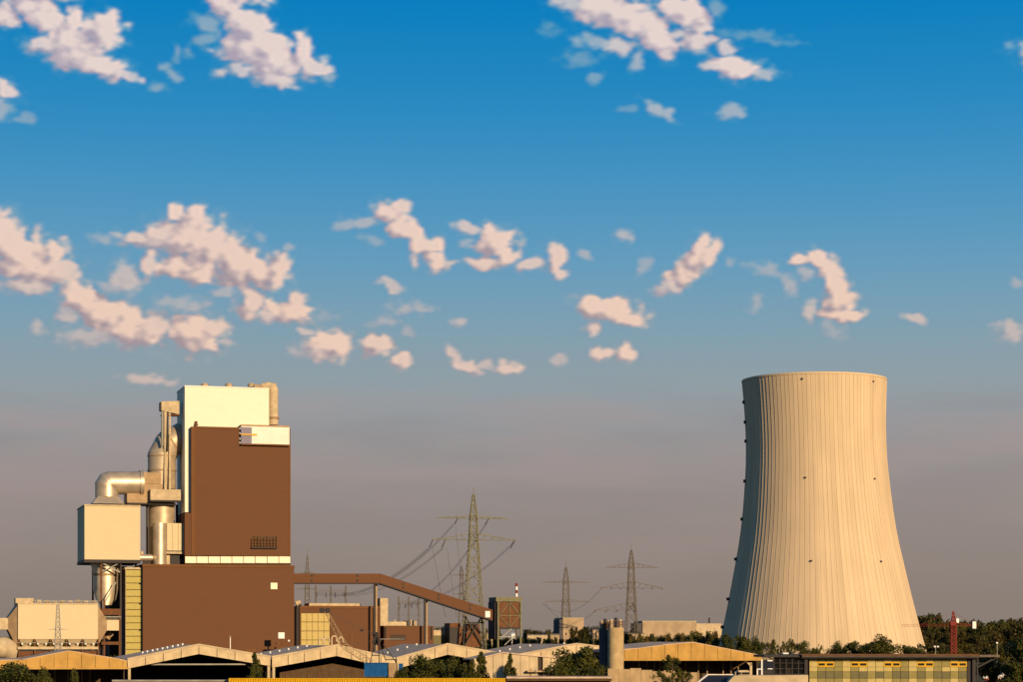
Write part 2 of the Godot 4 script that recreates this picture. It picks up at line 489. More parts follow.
# ---------------------------------------------------------------- the scene
func _ready():
	# camera: level, lens shifted upwards so that uprights stay upright
	var cam := Camera3D.new()
	cam.name = "camera"
	cam.projection = Camera3D.PROJECTION_FRUSTUM
	cam.near = 1.0
	cam.far = 60000.0
	cam.size = 683.0 / FOCAL
	cam.frustum_offset = Vector2(0, (HORIZON - 341.5) / FOCAL)
	cam.position = Vector3(0, EYE, 0)
	add_child(cam)
	cam.current = true
	# air and light
	var exposure := 1.25
	var env := Environment.new()
	env.background_mode = Environment.BG_SKY
	env.sky = Sky.new()
	var pano := PanoramaSkyMaterial.new()
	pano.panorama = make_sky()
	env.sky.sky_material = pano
	env.background_energy_multiplier = 1.0 / exposure
	env.tonemap_mode = Environment.TONE_MAPPER_LINEAR
	env.tonemap_exposure = exposure
	env.sdfgi_enabled = true
	env.ssao_enabled = true
	env.ssil_enabled = true
	var we := WorldEnvironment.new()
	we.name = "environment"
	we.environment = env
	add_child(we)
	var sun := DirectionalLight3D.new()
	sun.name = "sun"
	sun.light_color = Color(1.0, 0.72, 0.42).linear_to_srgb()
	sun.light_energy = 1.6
	sun.light_angular_distance = 0.6
	sun.shadow_enabled = true
	var az := deg_to_rad(32.0)
	var el := deg_to_rad(14.0)
	var from := Vector3(sin(az) * cos(el), sin(el), cos(az) * cos(el))
	sun.basis = Basis.looking_at(-from, Vector3.UP)
	add_child(sun)
	materials()
	ground()
	cooling_tower()
	plant()
	yard()
	power_lines()
	far_buildings()
	greenery()
# ---------------------------------------------------------------- the power station
func cooling_tower():
	var fr := Frame.new(822.5, 1300.0, 0.0)
	var base := Vector3.ZERO
	var t := thing(fr, "cooling_tower", "huge pale concrete cooling tower with fine vertical ribs", "cooling tower", base)
	# half width in picture pixels by picture row, measured on the silhouette
	var prof := [[374.0, 72.0], [405.0, 70.3], [432.0, 69.4], [460.0, 69.8], [487.0, 71.8], [514.0, 74.6], [540.0, 78.4], [569.0, 84.1], [592.0, 89.0], [616.0, 94.4], [640.0, 100.0], [660.0, 104.6]]
	var k := 1300.0 / FOCAL
	var rows := []
	for i in 61:
		var y: float = lerpf(660.0, 374.0 + 8.0, i / 60.0)
		var r := 0.0
		for j in prof.size() - 1:
			if y >= prof[j][0] and y <= prof[j + 1][0]:
				var f: float = (y - prof[j][0]) / (prof[j + 1][0] - prof[j][0])
				f = clampf(f, 0, 1)
				var a: float = prof[maxi(j - 1, 0)][1]
				var d: float = prof[mini(j + 2, prof.size() - 1)][1]
				r = cubic_interpolate(prof[j][1], prof[j + 1][1], a, d, f)
		rows.append([EYE + (HORIZON - y) * k, r * k])
	rows[0][0] = 0.0
	# the shell's axis as surveyed from the picture: a few metres off plumb from foot to rim
	var lean := func(row: float) -> float: return -7.6 * k * clampf(row / 60.0, 0.0, 1.0)
	var ribs := 104
	var st := SurfaceTool.new()
	st.begin(Mesh.PRIMITIVE_TRIANGLES)
	var section := []   # angle offset in metres of arc, height proud of the shell
	for i in ribs:
		var a := TAU * i / ribs
		var w := TAU / ribs
		section.append([a, 0.0])
		section.append([a + w * 0.5, 0.0])
		section.append([a + w * 0.90, 0.0])
		section.append([a + w * 0.91, 0.16])
		section.append([a + w * 0.98, 0.16])
		section.append([a + w * 0.99, 0.0])
	for s in section.size():
		var s0: Array = section[s]
		var s1: Array = section[(s + 1) % section.size()]
		var a1: float = s1[0] if s < section.size() - 1 else TAU
		for r in rows.size() - 1:
			var q := []
			for c in [[s0[0], s0[1], r], [s0[0], s0[1], r + 1], [a1, s1[1], r + 1], [a1, s1[1], r]]:
				var rad: float = rows[c[2]][1] + c[1]
				q.append([Vector3(cos(c[0]) * rad + lean.call(c[2]), rows[c[2]][0], sin(c[0]) * rad), Vector2(c[0] / TAU, 1.0 - c[2] / 60.0), c[2], c[0]])
			var flat: Vector3 = (q[1][0] - q[0][0]).cross(q[2][0] - q[0][0]).normalized()
			var smooth: bool = s0[1] == 0.0 and s1[1] == 0.0
			for idx in [0, 2, 1, 0, 3, 2]:
				var e: Array = q[idx]
				var n := flat
				if smooth:
					var lo: int = maxi(e[2] - 1, 0)
					var hi: int = mini(e[2] + 1, rows.size() - 1)
					var slope: float = (rows[hi][1] - rows[lo][1]) / (rows[hi][0] - rows[lo][0])
					n = Vector3(cos(e[3]), -slope, sin(e[3])).normalized()
				elif flat.dot(Vector3(cos(e[3]), 0, sin(e[3]))) < -0.2:
					n = -flat
				st.set_normal(n)
				st.set_uv(e[1])
				st.add_vertex(e[0])
	var shell := MeshInstance3D.new()
	shell.name = "shell"
	shell.mesh = st.commit()
	shell.mesh.surface_set_material(0, M.tower_concrete)
	t.add_child(shell, true)
	# the inside of the shell and the rim
	var m := Mb.new()
	var top: float = rows[60][0]
	for i in 96:
		var a0 := TAU * i / 96
		var a1 := TAU * (i + 1) / 96
		for r in range(0, 60, 3):
			var r0: float = rows[r][1] - 1.0
			var r1: float = rows[r + 3][1] - 1.0
			var l0: float = lean.call(r)
			var l1: float = lean.call(r + 3)
			m.face([Vector3(cos(a0) * r0 + l0, rows[r][0], sin(a0) * r0), Vector3(cos(a1) * r0 + l0, rows[r][0], sin(a1) * r0), Vector3(cos(a1) * r1 + l1, rows[r + 3][0], sin(a1) * r1), Vector3(cos(a0) * r1 + l1, rows[r + 3][0], sin(a0) * r1)], Vector3(cos(a0), rows[r][0] / 400.0, sin(a0)) * 400.0)
	m.done("inner_wall", M.tower_concrete, t)
	m = Mb.new()
	var rt: float = rows[60][1]
	for i in 104:
		var a0 := TAU * i / 104
		var a1 := TAU * (i + 1) / 104
		var b := []
		var u := []
		for c in [[a0, rt - 1.4], [a1, rt - 1.4], [a1, rt + 0.28], [a0, rt + 0.28]]:
			b.append(Vector3(cos(c[0]) * c[1] + lean.call(60), top - 0.4, sin(c[0]) * c[1]))
			u.append(Vector3(cos(c[0]) * c[1] + lean.call(60), top + 0.7, sin(c[0]) * c[1]))
		m.hexa(b, u)
	m.done("rim_walkway", M.tower_concrete, t)
	# warning lamps and the stair landings on the shaded edge
	for e in [[794.0, 379.0], [866.0, 379.5], [797.0, 478.0], [867.0, 478.0], [801.0, 562.0], [871.0, 562.0]]:
		var h: float = EYE + (HORIZON - e[1]) * k * 0.968
		var rr := 0.0
		for r in rows.size() - 1:
			if rows[r][0] <= h and rows[r + 1][0] >= h: rr = rows[r][1]
		if rr == 0.0: rr = rt
		var x: float = (e[0] - 822.5) * k
		var off: float = lean.call(60.0 * h / top)
		var zz := sqrt(maxf(rr * rr - (x - off) * (x - off), 1.0))
		box_part("warning_lamp", M.dark_steel, t, base, Vector3(x - 0.45, h - 0.45, zz - 0.5), Vector3(x + 0.45, h + 0.45, zz + 0.9))
	for y in [403.0, 423.0, 442.0, 482.0, 520.0, 560.0, 600.0, 628.0]:
		var h: float = EYE + (HORIZON - y) * k
		var rr := rt
		for r in rows.size() - 1:
			if rows[r][0] <= h and rows[r + 1][0] >= h: rr = rows[r][1]
		var dir := Vector3(-1, 0, 0.03).normalized()
		var c := dir * (rr + 0.5) + Vector3(lean.call(60.0 * h / top), h, 0)
		box_part("stair_landing", M.dark_steel, t, base, c - Vector3(0.8, 0.9, 0.9), c + Vector3(0.8, 0.9, 0.9))

func plant():
	var f := Frame.new(143.0, 1000.0, 16.0)
	var base: Vector3
	var t: Node3D
	# ---- lower hall
	base = Vector3(f.a(218, 0), 0, -25)
	t = thing(f, "turbine_hall", "wide windowless brown hall at the foot of the white-topped boiler tower", "building", base)
	slab(f, "wall", M.brown_cladding, t, base, [143, 568, 294.5, 700], 0, 60)
	slab(f, "parapet", M.brown_trim, t, base, [142.6, 565.5, 294.9, 568], 0.3, 60.4)
	slab(f, "side_shade_box", M.brown_board, t, base, [110, 567, 127, 700], -32, 26)  # added box, stands in for the hall's side wall in shade
	var w := slab(f, "vent_panel", M.window_white, t, base, [271, 583.6, 277.6, 590], 0.25, 0.22, "small white square panel high on the brown wall")
	slab(f, "frame", M.brown_trim, w, base, [270.5, 590.1, 278.1, 590.8], 0.35, 0.3)
	slab(f, "door", M.brown_trim, t, base, [246, 650, 256, 700], 0.12, 0.1)
	# ---- stair tower with channel glass
	base = Vector3(f.a(134, -3), 0, -8)
	t = thing(f, "stair_tower", "slim stair tower glazed in yellow-green bands at the brown hall's left corner", "stair tower", base)
	slab(f, "wall", M.brown_board, t, base, [125.2, 569, 142.5, 700], -3, 14)
	slab(f, "cornice", M.cream_trim, t, base, [125.0, 568, 142.6, 570.2], -2.6, 14.6)
	var y := 571.0
	while y < 655.0:
		slab(f, "glass_band", M.channel_glass, t, base, [126.2, y, 142.2, y + 5.9], -2.75, 0.24)
		y += 6.65
	for px in [125.6, 142.1]:
		slab(f, "mullion", M.cream_trim, t, base, [px, 570.4, px + 0.5, 700], -2.5, 0.3)
	for e in [[139.0, 583.5], [139.0, 603.5], [139.0, 630.0]]:
		slab(f, "opening_light", M.dark_glass, t, base, [e[0], e[1], e[0] + 2.0, e[1] + 1.8], -2.6, 0.12)
	# ---- boiler house
	base = Vector3(f.a(238, -4), f.p(238, 566, -4).y, -20)
	t = thing(f, "boiler_house", "tall brown boiler house with a white upper block and white window strip", "building", base)
	slab(f, "white_block", M.white_cladding, t, base, [185, 388, 269.3, 513.6], -6, 27, "white cladded upper block")
	slab(f, "roof_edge", M.white_panel, t, base, [184.7, 387.2, 269.6, 388.6], -5.8, 27.4)
	slab(f, "brown_block", M.brown_cladding, t, base, [191.6, 428.4, 290.6, 556.6], -3, 34)
	slab(f, "brown_block", M.brown_cladding, t, base, [185, 513.7, 191.5, 556.6], -3.2, 29)
	slab(f, "corner_strip", M.brown_trim, t, base, [191.4, 427.4, 195, 556.6], -2.8, 0.6)
	slab(f, "coping", M.brown_trim, t, base, [195.1, 427.4, 240, 429.2], -2.7, 0.8)
	slab(f, "corner_strip", M.brown_trim, t, base, [289.2, 446, 290.9, 556.6], -2.8, 0.6)
	slab(f, "clerestory_wall", M.brown_board, t, base, [185, 556.6, 291, 565.4], -3.6, 30)
	var px := 185.4
	while px < 290:
		slab(f, "clerestory_pane", M.window_white, t, base, [px, 557.3, minf(px + 11.1, 290.6), 563.8], -3.1, 0.45)
		px += 11.75
	slab(f, "corner_cabin", M.white_panel, t, base, [241.5, 427.2, 289.7, 444.6], -1.4, 9.0, "white box on the upper right corner")
	slab(f, "cabin_louvre", M.lilac_louvre, t, base, [241.4, 427.8, 252, 444.4], -1.2, 0.18, "grey-lilac louvre beside the white box")
	slab(f, "cabin_roof", M.tan_metal, t, base, [241.2, 425.6, 290, 427.1], -1.1, 9.6)
	slab(f, "cabin_sill", M.brown_trim, t, base, [241.2, 444.7, 290, 446], -1.1, 1.9)
	slab(f, "yellow_bar", M.yellow_paint, t, base, [241.2, 434.4, 257.5, 435.7], -0.8, 0.35)
	for yy in [428.5, 433.0, 438.5, 442.6]:
		slab(f, "bracket", M.white_paint, t, base, [239.8, yy, 241.2, yy + 1.6], -2.2, 0.8)
	for pxx in [205.0, 229.0, 251.5]:
		var m := Mb.new(base)
		var c := f.p(pxx, 387.4, -16)
		m.cyl(c, c + Vector3(0, 1.0, 0), 1.6, 1.6, 14)
		m.cyl(c + Vector3(0, 1.02, 0), c + Vector3(0, 1.7, 0), 2.0, 0.7, 14)
		m.done("roof_vent", M.cream_trim, t)
	for pxx in [196.5]:
		var m := Mb.new(base)
		var c := f.p(pxx, 427.4, -5)
		m.bar(c, c + Vector3(0, 2.6, 0), 0.9)
		m.bar(c + Vector3(-0.8, 1.0, 0), c + Vector3(0.8, 1.0, 0), 0.7)
		m.done("parapet_lamp", M.rust_steel, t)
	# faint service balcony with lattice front, low on the brown tower
	slab(f, "balcony_floor", M.dark_steel, t, base, [252, 548, 277.6, 549.2], -1.6, 1.3)
	slab(f, "balcony_back", M.brown_board, t, base, [252.6, 537, 277, 548], -2.85, 0.14)
	for i in 9:
		slab(f, "balcony_post", M.rust_steel, t, base, [252.2 + i * 3.1, 539.0 - (i % 3), 252.8 + i * 3.1, 548], -1.7, 0.25)
	for yy in [540.0, 543.2, 545.8]:
		slab(f, "balcony_rail", M.rust_steel, t, base, [252.2, yy, 277.4, yy + 0.5], -1.9, 0.15)
	# ---- vapour pipe at the top right
	base = f.p(273.5, 428, -9)
	t = thing(f, "vapour_pipe", "fat cream pipe rising and bending over the white block's right roof edge", "pipe", base)
	var m := Mb.new(base)
	m.tube([f.p(273.4, 425.5, -9), f.p(273.4, 391, -9), f.p(272.2, 387.6, -9), f.p(268, 386, -9.5), f.p(262, 386.6, -10)], [2.35, 2.35, 2.3, 1.6, 1.3], 20)
	m.done("riser", M.cream_trim, t)
	m = Mb.new(base)
	m.cyl(f.p(273.4, 419.5, -9), f.p(273.4, 417.5, -9), 2.9, 2.9, 20)
	m.done("flange", M.tan_metal, t)
	slab(f, "branch_duct", M.tan_metal, t, base, [254.5, 385.2, 263, 388], -8, 3)
	for i in 6:
		slab(f, "bracket", M.cream_trim, t, base, [269.5, 392.0 + i * 4.2, 271.2, 394.4 + i * 4.2], -8.5, 1.2)
	# ---- lift head and hanging pipes on the left wall
	base = f.p(170, 455, -14)
	t = thing(f, "lift_gantry", "cream gantry box jutting left from the white block with thin pipes below", "gantry", base)
	m = Mb.new(base)
	var a0 := f.p(161.6, 402, -12)
	var a1 := f.p(161.6, 411, -12)
	var b0 := f.p(179.6, 401.5, -12)
	var b1 := f.p(179.6, 415, -12)
	m.prism([a0, b0, b1, a1], Vector3(0, 0, -5))
	m.done("gantry_box", M.cream_trim, t)
	slab(f, "end_plate", M.dark_steel, t, base, [160.4, 402.6, 161.5, 411], -12.2, 4.6)
	slab(f, "gantry_floor", M.rust_steel, t, base, [161.6, 414.9, 179.6, 416.2], -12.4, 4.2)
	for e in [[162.4, 412.0, 447.0, 0.55, "galvanised"], [165.4, 411.5, 500.0, 0.75, "cream_trim"], [167.4, 412.0, 452.0, 0.35, "dark_steel"], [169.8, 413.0, 494.0, 0.55, "cream_trim"]]:
		m = Mb.new(base)
		m.cyl(f.p(e[0], e[1], -13), f.p(e[0], e[2], -10), e[3], e[3], 10)
		m.done("hanging_pipe", M[e[4]], t)
	# ---- big flue duct
	base = f.p(162, 566, -18)
	t = thing(f, "flue_duct", "fat upright tan flue duct bending into the boiler house's left wall", "duct", base)
	m = Mb.new(base)
	m.tube([f.p(162, 490, -18), f.p(162, 457, -18), f.p(168, 445.5, -20), f.p(184, 436, -22)], [6.4, 6.4, 6.4, 6.4], 36)
	m.done("elbow", M.duct_metal, t)
	m = Mb.new(base)
	m.tube([f.p(161.8, 566, -18), f.p(161.8, 502, -18)], [6.0, 6.0], 36)
	m.done("riser", M.duct_metal, t)
	for e in [[471.5, 6.75], [457.0, 6.65]]:
		m = Mb.new(base)
		m.cyl(f.p(162, e[0] + 0.5, -18), f.p(162, e[0] - 0.5, -18), e[1], e[1], 36)
		m.done("stiffener_ring", M.tan_metal, t)
	m = Mb.new(base)
	var jn := f.p(168, 445.5, -20)
	var dj := (f.p(184, 436, -22) - jn).normalized()
	m.cyl(jn - dj * 0.3 + Vector3(0.3, 0.3, 0), jn + dj * 0.3 + Vector3(0.3, 0.3, 0), 6.7, 6.7, 36)
	m.done("stiffener_ring", M.tan_metal, t)
	slab(f, "transition_box", M.tan_metal, t, base, [127.3, 484.5, 162.5, 503.6], -10, 14)
	slab(f, "transition_box", M.tan_metal, t, base, [144, 473.2, 161, 484.4], -11.5, 10)
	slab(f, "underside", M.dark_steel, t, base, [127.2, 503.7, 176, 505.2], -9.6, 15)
	slab(f, "service_platform", M.cream_trim, t, base, [150.6, 490, 181, 500.8], -6.5, 3.4)
	slab(f, "platform_edge", M.dark_steel, t, base, [150.2, 500.9, 181.2, 502.4], -6.3, 4)
	slab(f, "support_column", M.dark_steel, t, base, [146.2, 505.3, 148.4, 566], -14, 1)
	slab(f, "support_column", M.dark_steel, t, base, [176, 505.3, 178.5, 566], -21, 1)
	# ---- slim cylinder with switch cabin
	base = f.p(160, 566, -8)
	t = thing(f, "slim_vessel", "slim upright metal cylinder standing on the brown hall beside a cream cabin", "vessel", base)
	m = Mb.new(base)
	m.tube([f.p(159.8, 566, -8), f.p(159.8, 524, -8)], [3.2, 3.2], 28)
	m.done("shell", M.sheet_metal, t)
	base = f.p(176, 566, -8)
	t = thing(f, "roof_cabin", "cream cabin on the brown hall's roof left of the boiler house", "cabin", base)
	slab(f, "wall", M.cream_cladding, t, base, [167.2, 524, 184.2, 551.4], -7, 5)
	slab(f, "deck", M.cream_trim, t, base, [165.8, 552.3, 185, 554.6], -6.6, 6)
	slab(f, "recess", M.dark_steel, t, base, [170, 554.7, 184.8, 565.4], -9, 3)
	slab(f, "door_frame", M.cream_trim, t, base, [166.5, 556, 170, 565], -7.6, 0.5)
	for i in 2:
		slab(f, "panel_joint", M.tan_metal, t, base, [172.6 + i * 5.6, 524.6, 173.0 + i * 5.6, 551], -6.9, 0.08)
	base = f.p(147, 566, -6)
	t = thing(f, "drain_pipe", "short horizontal metal pipe stub between big cream box and slim cylinder", "pipe", base)
	m = Mb.new(base)
	m.tube([f.p(140, 558.4, -6), f.p(150.5, 558.4, -6), f.p(153.2, 558.4, -8)], [1.6, 1.6, 0.9], 18)
	m.done("stub", M.sheet_metal, t)
	slab(f, "saddle", M.dark_steel, t, base, [143, 561, 151, 565.5], -6, 1.2)
	slab(f, "valve", M.cream_trim, t, base, [141.2, 552, 143.4, 557], -6, 0.8)
	# ---- filter casing on stilts with its elbow duct
	base = Vector3(f.a(112, -16), 0, -16)
	t = thing(f, "scrubber_casing", "big cream box raised on columns left of the brown hall", "filter", base)
	slab(f, "casing", M.cream_cladding, t, base, [84.6, 507, 140.4, 560.4], -2, 36)
	slab(f, "top_edge", M.cream_trim, t, base, [84.2, 505.4, 140.8, 506.9], -1.7, 36.6)
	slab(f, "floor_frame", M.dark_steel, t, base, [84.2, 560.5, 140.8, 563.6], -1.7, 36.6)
	m = Mb.new(base)
	m.tube([f.p(106, 564, -14), f.p(106, 572, -14), f.p(106, 590, -14), f.p(106, 600, -14), f.p(106, 606, -14)], [7.2, 5.9, 5.9, 4.6, 2.6], 32)
	m.done("hopper", M.sheet_metal, t)
	m = Mb.new(base)
	m.cyl(f.p(106, 576.5, -14), f.p(106, 574.5, -14), 6.3, 6.3, 32)
	m.done("hopper_ring", M.tan_metal, t)
	for e in [[101.4, -3.5], [121.0, -3.5], [93.0, -34.0], [119.0, -34.0], [136, -34.0]]:
		slab(f, "column", M.rust_steel if e[0] < 110 else M.dark_steel, t, base, [e[0] - 0.9, 563.7, e[0] + 0.9, 700], e[1], 0.9)  # right-hand columns coloured dark to imitate the shade beside the stair tower
	m = Mb.new(base)
	m.bar(f.p(103, 607, -3.6), f.p(116, 583, -3.6), 0.5)
	m.bar(f.p(102.4, 563.8, -3.6), f.p(120, 573, -3.6), 0.6)
	m.bar(f.p(119.5, 563.8, -3.7), f.p(103, 572, -3.7), 0.4)
	m.done("brace", M.galvanised, t)
	base = f.p(107, 506, -12)
	t = thing(f, "elbow_duct", "shiny metal elbow duct on top of the big cream box", "duct", base)
	m = Mb.new(base)
	m.tube([f.p(107, 498, -12), f.p(107, 486.5, -12), f.p(108.4, 484.4, -12), f.p(110.5, 483.6, -12), f.p(141, 483.6, -12)], [5.3, 5.3, 5.3, 5.3, 5.3], 40)
	m.done("elbow", M.sheet_metal, t)
	m = Mb.new(base)
	m.cyl(f.p(139.6, 483.6, -12), f.p(143.2, 483.6, -12), 5.8, 5.8, 40)
	m.done("flange", M.sheet_metal, t)
	m = Mb.new(base)
	var c0 := f.p(107, 505.3, -12)
	var c1 := f.p(107, 498, -12)
	var sq := []
	var tq := []
	for e in [[-1, -1], [1, -1], [1, 1], [-1, 1]]:
		sq.append(c0 + Vector3(e[0] * 7.2, 0, e[1] * 7.2))
		tq.append(c1 + Vector3(e[0] * 4.6, 0, e[1] * 4.6))
	m.hexa(sq, tq)
	m.done("cone", M.sheet_metal, t)
	slab(f, "leg", M.dark_steel, t, base, [124.0, 495, 125.0, 505], -9, 0.5)
	filter_house(f)
	coal_side(f)

func filter_house(f: Frame):
	var base := Vector3(f.a(58, 12), 0, 2)
	var t := thing(f, "filter_house", "low cream filter house with funnel-shaped ends and hoppers beneath", "building", base)
	var z := 12.0
	slab(f, "casing", M.cream_cladding, t, base, [18, 605.2, 98, 640], z, 26)
	slab(f, "roof_edge", M.cream_trim, t, base, [17.6, 604, 98.4, 605.1], z + 0.3, 26.6)
	slab(f, "roof_cabin", M.cream_trim, t, base, [15.6, 599, 34, 603.9], z - 2, 10)
	for i in 8:
		slab(f, "roof_box", M.tan_metal if i % 2 else M.cream_trim, t, base, [37.0 + i * 7.8, 600.6 + (i * 37 % 5) * 0.35, 41.5 + i * 7.8, 603.9], z - 3, 3)
	for i in 21:
		slab(f, "rail_post", M.galvanised, t, base, [35.0 + i * 3.1, 601.4, 35.5 + i * 3.1, 603.9], z, 0.2)
	for y in [601.2, 602.6]:
		slab(f, "hand_rail", M.galvanised, t, base, [34.6, y, 98, y + 0.45], z - 0.02, 0.12)
	# funnels at both ends
	for e in [[18.0, 8.0, 606.0, 650.0, 618.6, 630.6], [98.0, 106.8, 606.0, 646.0, 620.6, 631.6]]:
		var m := Mb.new(base)
		var b := []
		var s := []
		for q in [[e[2], z - 1.0], [e[3], z - 1.0], [e[3], z - 24.0], [e[2], z - 24.0]]:
			b.append(f.p(e[0], q[0], q[1]))
		for q in [[e[4], z - 3.0], [e[5], z - 3.0], [e[5], z - 18.0], [e[4], z - 18.0]]:
			s.append(f.p(e[1], q[0], q[1]))
		for i in 4:
			b[i].x = b[0].x
			s[i].x = s[0].x
		m.hexa(b, s)
		m.done("funnel", M.tan_metal, t)
	slab(f, "inlet_duct", M.cream_trim, t, base, [-14, 618.8, 8, 630.4], z - 3, 14)
	slab(f, "outlet_duct", M.cream_cladding, t, base, [106.9, 620.8, 119, 631.4], z - 3.4, 12)
	# hoppers
	for i in 5:
		var m := Mb.new(base)
		var x0 := 18.6 + i * 16.0
		var b := [f.p(x0 + 0.8, 640.2, z - 0.2), f.p(x0 + 14.6, 640.2, z - 0.2), f.p(x0 + 14.6, 640.2, z - 8), f.p(x0 + 0.8, 640.2, z - 8)]
		var s := [f.p(x0 + 5, 649, z - 3), f.p(x0 + 11, 649, z - 3), f.p(x0 + 11, 649, z - 6), f.p(x0 + 5, 649, z - 6)]
		for q in 4:
			b[q].y = b[0].y
			s[q].y = s[0].y
		m.hexa(s, b)
		m.done("hopper", M.cream_trim, t)
	for i in 6:
		slab(f, "column", M.rust_steel, t, base, [18.2 + i * 15.9, 640.2, 19.6 + i * 15.9, 700], z - 0.1, 0.7)
	for i in 10:
		slab(f, "hopper_lamp", M.white_paint, t, base, [21.6 + i * 7.9, 643.6, 23.2 + i * 7.9, 645.4], z + 0.2, 0.5)
	slab(f, "walkway", M.cream_trim, t, base, [17.6, 647.6, 98.4, 650.2], z + 0.6, 9)
	slab(f, "hand_rail", M.galvanised, t, base, [17.6, 643.4, 98.4, 643.9], z + 0.5, 0.15)
	slab(f, "plinth", M.rust_steel, t, base, [19, 652.0, 97.5, 700], z - 1.4, 14)
	# round raw gas duct at the far left
	base = f.p(-2, 665, 14)
	t = thing(f, "raw_gas_duct", "cream rounded duct end below the filter house inlet at the left edge", "duct", base)
	var m := Mb.new(base)
	m.tube([f.p(-40, 648.5, 10), f.p(4, 648.5, 10), f.p(9.6, 651, 8), f.p(11, 662, 4)], [4.6, 4.6, 4.4, 4.0], 28)
	m.done("elbow", M.cream_trim, t)
	slab(f, "saddle", M.dark_steel, t, base, [-12, 658, 8, 700], 9, 3)
	slab(f, "support_frame", M.dark_steel, t, base, [11, 640, 13, 700], 3, 1.4)
	# pipe bridge between filter house and hall
	base = Vector3(f.a(112, 2), 0, 2)
	t = thing(f, "pipe_bridge", "rusty brown pipe bridge in the dark gap left of the glazed stair tower", "pipe bridge", base)
	slab(f, "upper_girder", M.rust_steel, t, base, [101.5, 609.6, 121, 615.8], 1, 3)
	slab(f, "lower_girder", M.rust_steel, t, base, [101.5, 642.6, 121, 645.6], 1, 3)
	slab(f, "column", M.rust_steel, t, base, [119, 616, 120.6, 700], 1, 1)
	slab(f, "column", M.rust_steel, t, base, [103.6, 600, 105.2, 700], 0, 1)
	for i in 3:
		m = Mb.new(base)
		m.cyl(f.p(102, 617.8 + i * 1.0, 1.5 - i), f.p(121, 617.8 + i * 1.0, 1.5 - i), 0.35, 0.35, 10)
		m.done("pipe", M.galvanised, t)
	m = Mb.new(base)
	m.tube([f.p(107, 639.5, -2), f.p(109.5, 635, -2), f.p(112, 637, -2)], [1.5, 1.5, 1.2], 14)
	m.done("valve_body", M.tan_metal, t)

